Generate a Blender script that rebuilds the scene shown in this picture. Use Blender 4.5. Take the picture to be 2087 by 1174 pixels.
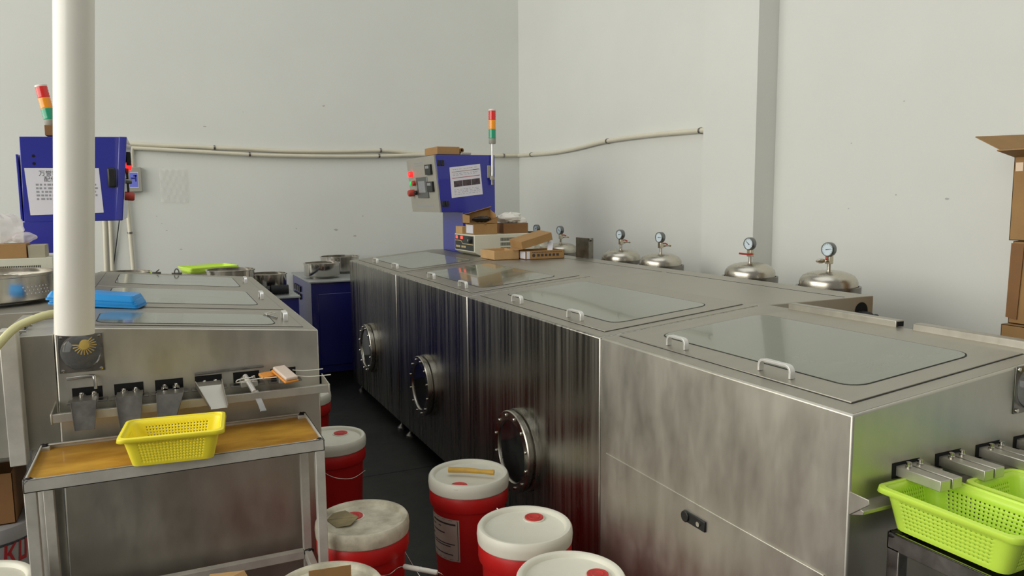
import bpy, bmesh, math, random
from mathutils import Vector, Matrix

for _o in list(bpy.data.objects):
    bpy.data.objects.remove(_o, do_unlink=True)
C = bpy.context.scene.collection
S = bpy.context.scene
random.seed(7)
PI = math.pi

# ------------------------------------------------------------------ camera
YAW, PITCH, ROLL = 0.43292494, 0.11770703, -0.00901113
F_PX = 1545.233
cam_data = bpy.data.cameras.new('camera')
cam_data.sensor_width = 36.0
cam_data.sensor_fit = 'HORIZONTAL'
cam_data.lens = F_PX / 2087.0 * 36.0
cam_data.clip_start = 0.05
cam_data.clip_end = 60
cam = bpy.data.objects.new('camera', cam_data)
C.objects.link(cam)
_f = Vector((math.sin(YAW)*math.cos(PITCH), math.cos(YAW)*math.cos(PITCH), -math.sin(PITCH)))
_r0 = Vector((math.cos(YAW), -math.sin(YAW), 0)); _u0 = _r0.cross(_f)
_r = _r0*math.cos(ROLL) + _u0*math.sin(ROLL); _u = -_r0*math.sin(ROLL) + _u0*math.cos(ROLL)
cam.matrix_world = Matrix(((_r.x, _u.x, -_f.x, 0), (_r.y, _u.y, -_f.y, 0), (_r.z, _u.z, -_f.z, 1.45), (0, 0, 0, 1)))
S.camera = cam

# ------------------------------------------------------------------ light
S.view_settings.view_transform = 'Standard'
S.view_settings.look = 'None'
S.view_settings.exposure = -0.05
S.view_settings.gamma = 1.0
S.view_settings.use_curve_mapping = False
world = bpy.data.worlds.new('world'); S.world = world
world.use_nodes = True
_bg = world.node_tree.nodes['Background']
_bg.inputs[0].default_value = (1.0, 0.97, 0.91, 1)
_bg.inputs[1].default_value = 0.25

def area_light(name, loc, target, sx, sy, power, color):
    d = bpy.data.lights.new(name, 'AREA'); d.shape = 'RECTANGLE'; d.size = sx; d.size_y = sy
    d.energy = power; d.color = color
    o = bpy.data.objects.new(name, d); C.objects.link(o); o.location = loc
    o.rotation_euler = (Vector(target)-Vector(loc)).to_track_quat('-Z', 'Y').to_euler()
    return o
# tall daylight windows along the hall's left side, and an added soft overhead fill, no skylight known
area_light('window_daylight', (-4.8, 2.3, 2.9), (0.0, 2.3, 1.7), 10.6, 4.0, 500, (1.0, 0.985, 0.91))
area_light('overhead_fill', (0.6, 2.6, 6.5), (0.8, 3.0, 0.0), 5.0, 5.0, 85, (0.95, 0.99, 1.0))

# ------------------------------------------------------------------ materials
def srgb(r, g, b):
    f = lambda c: (c/255/12.92) if c/255 <= 0.04045 else ((c/255+0.055)/1.055)**2.4
    return (f(r), f(g), f(b), 1)

def mat(name, col, rough=0.5, metal=0.0, var=0.0, vscale=(8, 8, 8), rvar=0.0, bump=0.0, bscale=60, emit=None, estr=0, trans=0.0, coat=0.0, ior=1.5, col2=None, alpha=1.0, spec=0.5, detail=5.0):
    m = bpy.data.materials.new(name); m.use_nodes = True
    nt = m.node_tree; b = nt.nodes['Principled BSDF']
    b.inputs['Base Color'].default_value = col
    b.inputs['Roughness'].default_value = rough
    b.inputs['Metallic'].default_value = metal
    b.inputs['IOR'].default_value = ior
    b.inputs['Transmission Weight'].default_value = trans
    b.inputs['Coat Weight'].default_value = coat
    b.inputs['Specular IOR Level'].default_value = spec
    b.inputs['Alpha'].default_value = alpha
    if emit:
        b.inputs['Emission Color'].default_value = emit
        b.inputs['Emission Strength'].default_value = estr
    if var or rvar or bump or col2:
        tc = nt.nodes.new('ShaderNodeTexCoord'); mp = nt.nodes.new('ShaderNodeMapping')
        mp.inputs['Scale'].default_value = vscale
        nt.links.new(tc.outputs['Object'], mp.inputs['Vector'])
        nz = nt.nodes.new('ShaderNodeTexNoise'); nz.inputs['Scale'].default_value = 1.0
        nz.inputs['Detail'].default_value = detail; nz.inputs['Roughness'].default_value = 0.62
        nt.links.new(mp.outputs[0], nz.inputs['Vector'])
        if var or col2:
            mx = nt.nodes.new('ShaderNodeMix'); mx.data_type = 'RGBA'
            c2 = col2 if col2 else tuple(c*(1-var) for c in col[:3])+(1,)
            mx.inputs['A'].default_value = c2; mx.inputs['B'].default_value = col
            rp = nt.nodes.new('ShaderNodeMapRange'); rp.inputs['From Min'].default_value = 0.36; rp.inputs['From Max'].default_value = 0.64
            nt.links.new(nz.outputs['Fac'], rp.inputs['Value'])
            nt.links.new(rp.outputs[0], mx.inputs['Factor'])
            nt.links.new(mx.outputs['Result'], b.inputs['Base Color'])
        if rvar:
            rr = nt.nodes.new('ShaderNodeMapRange'); rr.inputs['From Min'].default_value = 0.3; rr.inputs['From Max'].default_value = 0.7
            rr.inputs['To Min'].default_value = max(0.02, rough-rvar); rr.inputs['To Max'].default_value = rough+rvar
            nt.links.new(nz.outputs['Fac'], rr.inputs['Value']); nt.links.new(rr.outputs[0], b.inputs['Roughness'])
        if bump:
            n2 = nt.nodes.new('ShaderNodeTexNoise'); n2.inputs['Scale'].default_value = bscale
            nt.links.new(tc.outputs['Object'], n2.inputs['Vector'])
            bp = nt.nodes.new('ShaderNodeBump'); bp.inputs['Strength'].default_value = bump; bp.inputs['Distance'].default_value = 0.004
            nt.links.new(n2.outputs['Fac'], bp.inputs['Height']); nt.links.new(bp.outputs[0], b.inputs['Normal'])
    return m

M = {}
M['wall'] = mat('wall_paint', srgb(220, 221, 215), 0.75, var=0.035, vscale=(1.2, 1.2, 1.2), bump=0.05, bscale=30, spec=0.2)
M['wall_dirt'] = mat('wall_dirt', srgb(186, 184, 178), 0.8, var=0.1)
M['floor'] = mat('floor_paint', srgb(21, 22, 21), 0.52, var=0.35, vscale=(2.2, 2.2, 2.2), rvar=0.12)
M['joint'] = mat('floor_joint', srgb(14, 14, 14), 0.9)
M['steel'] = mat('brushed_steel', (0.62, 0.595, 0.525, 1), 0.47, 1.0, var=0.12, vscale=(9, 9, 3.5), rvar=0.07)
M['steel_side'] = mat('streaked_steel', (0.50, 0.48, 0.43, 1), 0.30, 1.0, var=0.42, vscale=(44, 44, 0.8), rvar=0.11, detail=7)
M['steel_top'] = mat('satin_steel', (0.46, 0.435, 0.375, 1), 0.42, 1.0, var=0.10, vscale=(5, 26, 5), rvar=0.05)
M['steel_pol'] = mat('polished_steel', (0.62, 0.59, 0.54, 1), 0.16, 1.0, var=0.08, vscale=(9, 9, 9), rvar=0.05)
M['steel_dark'] = mat('dull_steel', (0.30, 0.285, 0.26, 1), 0.34, 1.0, var=0.3, vscale=(14, 14, 14), rvar=0.08)
M['brush'] = mat('yellow_brush', srgb(224, 186, 50), 0.5)
M['steel_satin'] = mat('satin_lid_steel', (0.56, 0.525, 0.45, 1), 0.27, 1.0, var=0.10, vscale=(6, 6, 6), rvar=0.06)
M['ring'] = mat('flange_steel', (0.48, 0.455, 0.40, 1), 0.28, 1.0, var=0.2, vscale=(9, 9, 9), rvar=0.06)
M['alu'] = mat('white_aluminium', (0.80, 0.79, 0.76, 1), 0.33, 0.6, var=0.05, vscale=(20, 20, 20))
M['seal'] = mat('black_seal', srgb(26, 26, 24), 0.7)
M['hole'] = mat('dark_opening', srgb(7, 7, 7), 0.9)
M['glass_lid'] = mat('frosted_lid_glass', srgb(116, 121, 104), 0.12, 0.0, var=0.13, vscale=(3, 9, 3), rvar=0.05, coat=0.4)
M['glass_dark'] = mat('dark_port_glass', srgb(22, 23, 23), 0.08, 0.0, var=0.6, vscale=(9, 9, 9), col2=srgb(46, 47, 46), coat=0.5)
M['glass_clear'] = mat('clear_acrylic', (0.95, 0.95, 0.93, 1), 0.06, 0.0, trans=0.92, ior=1.3)
M['blue'] = mat('blue_enamel', srgb(38, 44, 152), 0.30, coat=0.5, var=0.06, vscale=(4, 4, 4))
M['blue_light'] = M['blue']
M['blue_shaded'] = mat('shaded_blue_enamel', srgb(32, 34, 108), 0.34, coat=0.4, var=0.08, vscale=(4, 4, 4))  # same blue enamel, with the shade at the far end painted into its colour
M['grey_panel'] = mat('grey_enamel', srgb(158, 155, 144), 0.45, var=0.05, vscale=(5, 5, 5))
M['grey_top'] = mat('grey_plate', srgb(150, 154, 152), 0.4, var=0.08, vscale=(5, 5, 5))
M['cream_case'] = mat('cream_enamel', srgb(212, 210, 192), 0.5, var=0.04, vscale=(5, 5, 5))
M['panel_black'] = mat('black_front_plate', srgb(48, 50, 48), 0.45)
M['gold'] = mat('pale_gold_print', srgb(205, 185, 140), 0.5)
M['black'] = mat('black_plastic', srgb(24, 25, 26), 0.4, var=0.15)
M['black_rubber'] = mat('black_rubber', srgb(30, 31, 33), 0.6, var=0.3, vscale=(20, 20, 20))
M['white_pl'] = mat('white_plastic', srgb(228, 226, 214), 0.38, var=0.05, vscale=(6, 6, 6))
M['pvc'] = mat('cream_pvc', srgb(243, 239, 228), 0.3, var=0.04, vscale=(3, 3, 3), coat=0.2)
M['conduit'] = mat('conduit_pvc', srgb(216, 210, 190), 0.42, var=0.05, vscale=(6, 6, 6))
M['hose'] = mat('yellowed_hose', srgb(216, 212, 160), 0.25, var=0.06, coat=0.3)
M['lid_white'] = mat('bucket_lid_plastic', srgb(226, 224, 208), 0.42, var=0.07, vscale=(5, 5, 5))
M['lid_dirty'] = mat('soiled_lid_plastic', srgb(212, 206, 184), 0.5, vscale=(9, 9, 9), col2=srgb(150, 142, 122), detail=8)
M['red'] = mat('red_plastic', srgb(200, 34, 32), 0.36, var=0.10, vscale=(4, 4, 4))
M['red_cap'] = mat('red_cap_plastic', srgb(196, 52, 48), 0.45, var=0.06)
M['label'] = mat('label_paper', srgb(196, 182, 170), 0.6, var=0.08, vscale=(12, 12, 12))
M['ink'] = mat('dark_ink', srgb(66, 56, 56), 0.7)
M['ink_grey'] = mat('grey_ink', srgb(150, 150, 156), 0.7)
M['ink_black'] = mat('black_ink', srgb(54, 54, 60), 0.7)
M['paper'] = mat('white_paper', srgb(222, 220, 228), 0.6, var=0.03)
M['card'] = mat('kraft_cardboard', srgb(166, 128, 80), 0.75, var=0.12, vscale=(9, 9, 9), bump=0.04)
M['card_pale'] = mat('pale_cardboard', srgb(196, 158, 108), 0.75, var=0.12, vscale=(9, 9, 9))
M['card_dark'] = mat('dark_cardboard', srgb(138, 98, 58), 0.75, var=0.12, vscale=(9, 9, 9))
M['card_grey'] = mat('greyish_cardboard', srgb(176, 168, 146), 0.75, var=0.1)
M['yellow'] = mat('yellow_plastic', srgb(255, 238, 62), 0.36, var=0.05, vscale=(5, 5, 5))
M['lime'] = mat('lime_plastic', srgb(206, 240, 84), 0.36, var=0.04, vscale=(5, 5, 5))
M['lime_dark'] = mat('olive_lime_plastic', srgb(168, 200, 40), 0.4, var=0.05)
M['sky'] = mat('sky_blue_plastic', srgb(34, 146, 220), 0.34, var=0.06, vscale=(6, 6, 6))
M['teal'] = mat('teal_plastic', srgb(76, 170, 190), 0.35, var=0.05)
M['board'] = mat('oiled_board', srgb(208, 158, 56), 0.42, vscale=(4, 9, 4), col2=srgb(166, 116, 32), rvar=0.1, coat=0.15)
M['frame'] = mat('scuffed_steel_tube', (0.62, 0.595, 0.535, 1), 0.5, 0.25, var=0.16, vscale=(12, 12, 12), rvar=0.1)
M['weld'] = mat('burnt_weld', srgb(40, 36, 33), 0.6, 0.5, var=0.4, vscale=(60, 60, 60))
M['brass'] = mat('brass', (0.62, 0.46, 0.20, 1), 0.3, 1.0, var=0.2)
M['nickel'] = mat('nickel_brass', (0.62, 0.56, 0.44, 1), 0.25, 1.0, var=0.1)
M['wood'] = mat('yellow_stick', srgb(206, 162, 60), 0.4, var=0.15, vscale=(30, 30, 4))
M['scrap'] = mat('stained_scrap', srgb(152, 138, 98), 0.7, vscale=(14, 14, 14), col2=srgb(120, 108, 80))
M['dial'] = mat('dial_face', srgb(206, 220, 228), 0.3, coat=0.5)
M['bezel'] = mat('gauge_bezel', (0.20, 0.21, 0.21, 1), 0.28, 1.0)
M['red_dip'] = mat('red_vinyl', srgb(176, 60, 48), 0.45)
M['film'] = mat('clear_film', srgb(236, 234, 230), 0.25, trans=0.0, alpha=0.22)
M['bag'] = mat('white_plastic_film', srgb(246, 243, 234), 0.35, var=0.10, vscale=(14, 14, 14), alpha=0.82)
M['bag_clear'] = mat('translucent_bag_film', srgb(238, 232, 232), 0.22, var=0.05, alpha=0.42)
M['bag_black'] = mat('black_bag_film', srgb(40, 36, 36), 0.28, var=0.4, vscale=(16, 16, 16))
M['orange'] = mat('orange_plastic', srgb(226, 150, 60), 0.4)
M['box_clear'] = mat('milky_plastic', srgb(226, 206, 190), 0.3, var=0.05)
M['green_glass'] = mat('green_lens', srgb(20, 150, 110), 0.25, coat=0.5, emit=srgb(10, 120, 84), estr=0.10)
M['amber_glass'] = mat('amber_lens', srgb(240, 150, 12), 0.25, coat=0.5, emit=srgb(220, 120, 0), estr=0.12)
M['red_glass'] = mat('red_lens', srgb(214, 34, 30), 0.25, coat=0.5, emit=srgb(200, 20, 10), estr=0.12)
M['red_lamp'] = mat('lit_red_lamp', srgb(255, 40, 40), 0.3, emit=srgb(255, 40, 40), estr=1.6)
M['green_lamp'] = mat('lit_green_lamp', srgb(30, 200, 90), 0.3, emit=srgb(30, 200, 90), estr=0.5)
M['led'] = mat('red_digits', srgb(255, 90, 80), 0.4, emit=srgb(255, 84, 72), estr=0.7)
M['screen'] = mat('grey_screen', srgb(132, 134, 138), 0.2, coat=0.4)
M['screen_blue'] = mat('blue_screen', srgb(104, 112, 190), 0.3, emit=srgb(92, 100, 190), estr=0.25)
M['screen_ink'] = mat('dark_blue_figures', srgb(36, 42, 130), 0.4)
M['photo'] = mat('printed_photo', srgb(92, 80, 84), 0.5, vscale=(30, 30, 30), col2=srgb(60, 48, 54))
M['line_gold'] = mat('brown_print', srgb(160, 116, 80), 0.6)
M['line_red'] = mat('red_print', srgb(176, 60, 70), 0.6)
M['line_blue'] = mat('blue_print', srgb(70, 80, 140), 0.6)
M['bucket_white'] = mat('white_pail_plastic', srgb(166, 164, 166), 0.4, var=0.08)
M['bucket_grey'] = mat('slate_pail_band', srgb(92, 98, 108), 0.45)
M['red_print'] = mat('red_label_print', srgb(178, 40, 44), 0.5)
M['white_print'] = mat('white_label_print', srgb(232, 214, 210), 0.5)
M['tape'] = mat('clear_tape', srgb(214, 180, 140), 0.15, coat=0.6)

# ------------------------------------------------------------------ builders
def V(*a): return Vector(a)
class MB:
    def __init__(s): s.bm = bmesh.new()
    def face(s, pts, smooth=False):
        f = s.bm.faces.new([s.bm.verts.new(p) for p in pts]); f.smooth = smooth; return s
    def hexa(s, b, t):
        vb = [s.bm.verts.new(p) for p in b]; vt = [s.bm.verts.new(p) for p in t]; n = len(b)
        s.bm.faces.new(vb[::-1]); s.bm.faces.new(vt)
        for i in range(n): s.bm.faces.new((vb[i], vb[(i+1) % n], vt[(i+1) % n], vt[i]))
        return s
    def box(s, a, b):
        x0, y0, z0 = [min(a[i], b[i]) for i in range(3)]; x1, y1, z1 = [max(a[i], b[i]) for i in range(3)]
        return s.hexa([(x0, y0, z0), (x1, y0, z0), (x1, y1, z0), (x0, y1, z0)], [(x0, y0, z1), (x1, y0, z1), (x1, y1, z1), (x0, y1, z1)])
    def obox(s, c, ex, ey, ez):
        c = Vector(c); ex = Vector(ex)/2; ey = Vector(ey)/2; ez = Vector(ez)/2
        q = [(-1, -1), (1, -1), (1, 1), (-1, 1)]
        return s.hexa([c+ex*i+ey*j-ez for i, j in q], [c+ex*i+ey*j+ez for i, j in q])
    def prism(s, poly, ext):
        ext = Vector(ext); b = [Vector(p) for p in poly]
        return s.hexa(b, [p+ext for p in b])
    def sheet(s, poly, t):
        p = [Vector(q) for q in poly]; n = (p[1]-p[0]).cross(p[2]-p[0]).normalized()*t
        return s.hexa(p, [q+n for q in p])
    def ring(s, loops, close=True, cap0=True, cap1=True, smooth=True):
        L = [[s.bm.verts.new(p) for p in l] for l in loops]; n = len(L[0])
        for a, b in zip(L[:-1], L[1:]):
            for i in range(n if close else n-1):
                f = s.bm.faces.new((a[i], a[(i+1) % n], b[(i+1) % n], b[i])); f.smooth = smooth
        if cap0: s.bm.faces.new(L[0][::-1])
        if cap1: s.bm.faces.new(L[-1])
        return s
    def lathe(s, prof, c=(0, 0, 0), axis=(0, 0, 1), n=40, cap0=True, cap1=True, ref=None):
        ax = Vector(axis).normalized(); c = Vector(c)
        r = Vector(ref) if ref else (Vector((1, 0, 0)) if abs(ax.x) < 0.9 else Vector((0, 1, 0)))
        u = (r-ax*r.dot(ax)).normalized(); w = ax.cross(u)
        return s.ring([[c+ax*z+(u*math.cos(2*PI*i/n)+w*math.sin(2*PI*i/n))*max(rr, 1e-4) for i in range(n)] for rr, z in prof], cap0=cap0, cap1=cap1)
    def cyl(s, a, b, r, n=20, r2=None):
        a = Vector(a); b = Vector(b); return s.lathe([(r, 0), (r if r2 is None else r2, (b-a).length)], a, b-a, n)
    def tube(s, pts, r, n=12, rad=None):
        P = [Vector(p) for p in pts]; up = None; loops = []
        for i, p in enumerate(P):
            t = (P[min(i+1, len(P)-1)]-P[max(i-1, 0)]).normalized()
            if up is None:
                up = Vector((0, 0, 1)) if abs(t.z) < 0.9 else Vector((0, 1, 0))
            u = (up-t*up.dot(t)).normalized(); up = u; w = t.cross(u)
            rr = rad[i] if rad else r
            loops.append([p+(u*math.cos(2*PI*k/n)+w*math.sin(2*PI*k/n))*rr for k in range(n)])
        return s.ring(loops)
    def ball(s, c, r, sc=(1, 1, 1), n=16, noise=0.0, seed=0):
        rnd = random.Random(seed); c = Vector(c); loops = []
        for j in range(1, n//2):
            th = PI*j/(n//2); loops.append([c+Vector((sc[0]*math.sin(th)*math.cos(2*PI*i/n), sc[1]*math.sin(th)*math.sin(2*PI*i/n), -sc[2]*math.cos(th)))*r*(1+noise*(rnd.random()-.5)) for i in range(n)])
        return s.ring(loops)
    def build(s, name, m, parent=None, bevel=0, solid=0, seg=2, sub=0):
        off = Vector((0, 0, 0)); q = parent
        while q is not None:
            off += q.location; q = q.parent
        bmesh.ops.recalc_face_normals(s.bm, faces=s.bm.faces)
        bmesh.ops.translate(s.bm, verts=s.bm.verts, vec=-off)
        me = bpy.data.meshes.new(name); s.bm.to_mesh(me); s.bm.free()
        me.materials.append(m)
        me.set_sharp_from_angle(angle=math.radians(38))
        o = bpy.data.objects.new(name, me); C.objects.link(o)
        if parent is not None: o.parent = parent
        if solid:
            md = o.modifiers.new('solid', 'SOLIDIFY'); md.thickness = solid; md.offset = 0
        if sub:
            md = o.modifiers.new('sub', 'SUBSURF'); md.levels = sub; md.render_levels = sub
        if bevel:
            md = o.modifiers.new('bevel', 'BEVEL'); md.width = bevel; md.segments = seg; md.limit_method = 'ANGLE'; md.angle_limit = math.radians(40)
            md.harden_normals = False
        return o

def tag(o, label, cat, group=None):
    o['label'] = label; o['category'] = cat
    if group: o['group'] = group
    return o
def thing(name, label, cat, loc=(0, 0, 0), group=None):
    o = bpy.data.objects.new(name, None); C.objects.link(o); o.location = loc; o.empty_display_size = 0.05
    return tag(o, label, cat, group)
def struct(o): o['kind'] = 'structure'; return o
def part_label(o, l): o['label'] = l; return o
def copy_tree(o, parent=None):
    c = o.copy(); C.objects.link(c)
    if parent is not None: c.parent = parent
    for ch in list(o.children): copy_tree(ch, c)
    return c
def place(src, loc, rz, label, group):
    c = copy_tree(src); c.location = loc; c.rotation_euler = (0, 0, rz); c['label'] = label
    if group: c['group'] = group
    return c
def text_mesh(body, size, m, name, parent, origin, ex, ey, depth=0.0004, align='LEFT', shear=0.0, xs=1.0):
    cu = bpy.data.curves.new('lettering', 'FONT'); cu.body = body; cu.size = size; cu.align_x = align; cu.shear = shear
    t = bpy.data.objects.new('lettering', cu); C.objects.link(t)
    dg = bpy.context.evaluated_depsgraph_get(); me = bpy.data.meshes.new_from_object(t.evaluated_get(dg))
    bpy.data.objects.remove(t, do_unlink=True); bpy.data.curves.remove(cu)
    ex = Vector(ex).normalized(); ey = Vector(ey).normalized(); nn = ex.cross(ey)
    off = Vector((0, 0, 0)); q = parent
    while q is not None:
        off += q.location; q = q.parent
    for v in me.vertices:
        v.co = Vector(origin)+ex*v.co.x*xs+ey*v.co.y+nn*depth-off
    me.materials.clear(); me.materials.append(m); me.name = name
    o = bpy.data.objects.new(name, me); C.objects.link(o); o.parent = parent
    return o
def spline(pts, n=8):
    P = [Vector(p) for p in pts]; out = []
    for i in range(len(P)-1):
        a = P[max(i-1, 0)]; b = P[i]; c = P[i+1]; d = P[min(i+2, len(P)-1)]
        for k in range(n):
            t = k/n
            out.append(0.5*((2*b)+(c-a)*t+(2*a-5*b+4*c-d)*t*t+(3*b-a-3*c+d)*t**3))
    out.append(P[-1]); return out
def rrect(w, d, r, k=5):
    out = []
    for cx, cy, a0 in ((w/2-r, d/2-r, 0), (-w/2+r, d/2-r, 90), (-w/2+r, -d/2+r, 180), (w/2-r, -d/2+r, 270)):
        for i in range(k+1):
            a = math.radians(a0+90*i/k); out.append((cx+r*math.cos(a), cy+r*math.sin(a)))
    return out

# ------------------------------------------------------------------ the room
WX, WY = 3.30, 6.94          # right wall and back wall planes
PX, PY0, PY1 = 3.15, 3.444, 3.913   # the pilaster on the right wall
b = MB()
b.box((-8, -3, -.1), (6, WY, 0))
struct(b.build('floor', M['floor']))
struct(MB().box((-8, 3.818, 0), (6, 3.824, .0004)).build('trim_4', M['joint']))
struct(MB().box((-8, WY, 0), (WX, WY+.2, 6)).build('wall_back', M['wall']))
struct(MB().box((WX, -3, 0), (WX+.2, WY+.2, 6)).build('wall_right', M['wall']))
struct(MB().box((PX, PY0, 0), (WX, PY1, 6)).build('trim_1', M['wall']))
b = MB(); rnd = random.Random(3)
for cx, cz, s in [(.05, 1.21, .02), (.016, 1.27, .012), (-.02, 1.33, .012), (1.38, 2.28, .03), (.39, 2.07, .03), (.36, 1.82, .008), (.09, 1.83, .01), (.1, 1.80, .007),
                  (1.06, 1.80, .008), (1.06, 1.775, .007), (1.5, 1.80, .008), (1.52, 1.78, .007), (1.1, 1.2, .02), (1.45, 1.18, .05), (1.62, 1.12, .04), (-.05, 1.5, .006), (.7, 2.2, .012), (1.7, 1.3, .02), (.15, 1.05, .03)]:
    pts = [(cx+s*math.cos(2*PI*i/9)*(0.25+rnd.random()*.3), WY-.0006, cz+.25*s*math.sin(2*PI*i/9)*(0.5+rnd.random()*.6)) for i in range(9)]
    b.face(pts)
struct(b.build('trim_2', M['wall_dirt']))
b = MB()
for cy, cz, s in [(2.9, 1.72, .006), (2.35, 1.43, .012), (2.62, 1.45, .008), (2.9, 1.38, .006), (2.2, 1.7, .008), (2.6, 1.9, .006)]:
    b.face([(WX-.0006, cy+s*math.cos(2*PI*i/9)*(0.5+rnd.random()*.6), cz+.4*s*math.sin(2*PI*i/9)) for i in range(9)])
struct(b.build('trim_3', M['wall_dirt']))

# ------------------------------------------------------------------ sloping-top machines
SL = 0.09
XR, ZR, XB, XD = 1.283, 0.996, 1.952, 2.54      # right machine: aisle edge, its height, hood back, deck back
def RZ(x): return ZR+SL*(x-XR)
XL, XLB, XLD = 0.485, -0.315, -0.90              # left machine, mirrored
def LZ(x): return ZR+SL*(XL-x)

def slab(mb, zf, x0, x1, y0, y1, h0, h1, r=0.0):
    """plate lying on the sloping top: between heights h0 and h1 above it"""
    if r:
        pts = [((x0+x1)/2+px, (y0+y1)/2+py) for px, py in rrect(abs(x1-x0), abs(y1-y0), r)]
    else:
        pts = [(x0, y0), (x1, y0), (x1, y1), (x0, y1)]
    return mb.hexa([(x, y, zf(x)+h0) for x, y in pts], [(x, y, zf(x)+h1) for x, y in pts])

def handle_bar(p0, p1, up, h=0.030, r=0.0045):
    """bow handle between two feet"""
    p0 = Vector(p0); p1 = Vector(p1); u = Vector(up); d = (p1-p0); e = d.normalized()
    c = 0.014
    pts = [p0, p0+u*(h-c)]
    for a in (30, 60): pts.append(p0+u*(h-c)+e*c*(1-math.cos(math.radians(a)))+u*c*math.sin(math.radians(a)))
    pts += [p0+u*h+e*c, p1+u*h-e*c]
    for a in (60, 30): pts.append(p1+u*(h-c)-e*c*(1-math.cos(math.radians(a)))+u*c*math.sin(math.radians(a)))
    pts += [p1+u*(h-c), p1]
    w = Vector((1, 0, 0)) if abs(e.x) < .5 else Vector((0, 1, 0))
    loops = []
    for i, p in enumerate(pts):
        t = (pts[min(i+1, len(pts)-1)]-pts[max(i-1, 0)]).normalized(); n = w.cross(t).normalized()
        loops.append([p+w*a*0.008+n*bb*0.0035 for a, bb in ((-1, -1), (1, -1), (1, 1), (-1, 1))])
    return MB().ring(loops, smooth=False)

def lid_with_glass(parent, zf, x0, x1, y0, y1, g, handles, sgn):
    """hinged lid: seal line, plate, glass pane, bow handles"""
    lid = slab(MB(), zf, x0, x1, y0, y1, 0.0, 0.004).build('lid', M['steel_top'], parent, bevel=.0012)
    slab(MB(), zf, x0-.003, x1+.003, y0-.003, y1+.003, 0.0, 0.0012).build('lid_seal', M['seal'], lid)
    gx0, gx1, gy0, gy1 = g
    slab(MB(), zf, gx0-.004, gx1+.004, gy0-.004, gy1+.004, 0.003, 0.0046, r=.05).build('pane_seal', M['seal'], lid)
    part_label(slab(MB(), zf, gx0, gx1, gy0, gy1, 0.003, 0.0054, r=.047).build('glass_pane', M['glass_lid'], lid), 'grey-green glass window in the lid')
    for hx, hy0, hy1 in handles:
        part_label(handle_bar((hx, hy0, zf(hx)+.004), (hx, hy1, zf(hx)+.004), (0, 0, 1)).build('handle', M['alu'], lid, bevel=.0012), 'pale bow handle')
    return lid

def porthole(parent, x, y, z, R=.166):
    p = MB().lathe([(R+.004, 0), (R+.004, -.014), (R-.004, -.018), (R-.012, -.018), (R-.012, -.028), (R-.002, -.028), (R, -.030), (R, -.044), (R-.004, -.048), (R*.775, -.048), (R*.76, -.044), (R*.75, -.040), (R*.75, 0)], (x, y, z), (1, 0, 0), 56, cap0=False, cap1=False)
    ring = p.build('porthole', M['ring'], parent)
    part_label(MB().lathe([(R*.752, -.040), (.001, -.040)], (x, y, z), (1, 0, 0), 48, cap0=False, cap1=False).build('port_glass', M['glass_dark'], ring), 'dark round sight glass')
    for k in range(12):
        a = 2*PI*(k+.5)/12; c = (x-.048, y+R*.885*math.cos(a), z+R*.885*math.sin(a))
        MB().lathe([(.0065, 0), (.0065, -.004), (.004, -.007), (.0005, -.008)], c, (1, 0, 0), 10).build('bolt', M['steel_pol'], ring)
    return ring

def foot(parent, x, y):
    return MB().lathe([(.034, 0), (.034, .012), (.012, .034), (.010, .081)], (x, y, 0), (0, 0, 1), 20).build('levelling_foot', M['steel_dark'], parent)

def right_unit(y0, y1, label, hnd, lidy, glassy, port, deck=True, glassx=(1.424, 1.836)):
    t = thing('conveyor_cabinet', label, 'machine', (1.62, (y0+y1)/2, 0), 'right-hand conveyor cabinets')
    g = .0015
    poly = [(XR, y0+g, .08), (XR, y0+g, ZR), (XB, y0+g, RZ(XB)), (XB, y0+g, .08)]
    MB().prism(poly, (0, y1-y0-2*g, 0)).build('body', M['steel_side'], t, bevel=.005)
    # satin skin on top of the hood
    slab(MB(), RZ, XR+.006, XB-.001, y0+.006, y1-.006, -.002, .0006).build('top_sheet', M['steel_top'], t)
    if deck:
        MB().box((XB+.001, y0+g, .62), (XD, y1-g, 1.056)).build('rear_deck', M['steel_top'], t, bevel=.003)
        s_ = MB(); s_.box((2.40, y0+.02, 1.056), (2.404, y1-.02, 1.0568)).build('deck_seam', M['seal'], t)
    lid_with_glass(t, RZ, 1.336, 1.925, lidy[0], lidy[1], (glassx[0], glassx[1], glassy[0], glassy[1]), [(1.366, a, b_) for a, b_ in hnd], 1)
    if port is not None: porthole(t, XR, port, .433)
    for fx in (1.33, 1.90):
        for fy in (y0+.09, y1-.09): foot(t, fx, fy)
    return t

U = [(4.463, 5.70), (3.281, 4.460), (2.093, 3.278)]
right_unit(*U[0], 'farthest steel conveyor cabinet in the right-hand row, beside the blue cabinet at the aisle end', [(5.195, 5.29), (4.70, 4.81)], (4.53, 5.62), (4.60, 5.54), 5.10)
right_unit(*U[1], 'streaky steel conveyor cabinet with a porthole, second from the aisle end', [(3.985, 4.085), (3.495, 3.595)], (3.35, 4.41), (3.42, 4.33), 3.90)
right_unit(*U[2], 'streaky steel conveyor cabinet with the nearest porthole, behind the red buckets', [(2.86, 2.945), (2.355, 2.455)], (2.15, 3.235), (2.225, 3.155), 2.700)

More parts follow.
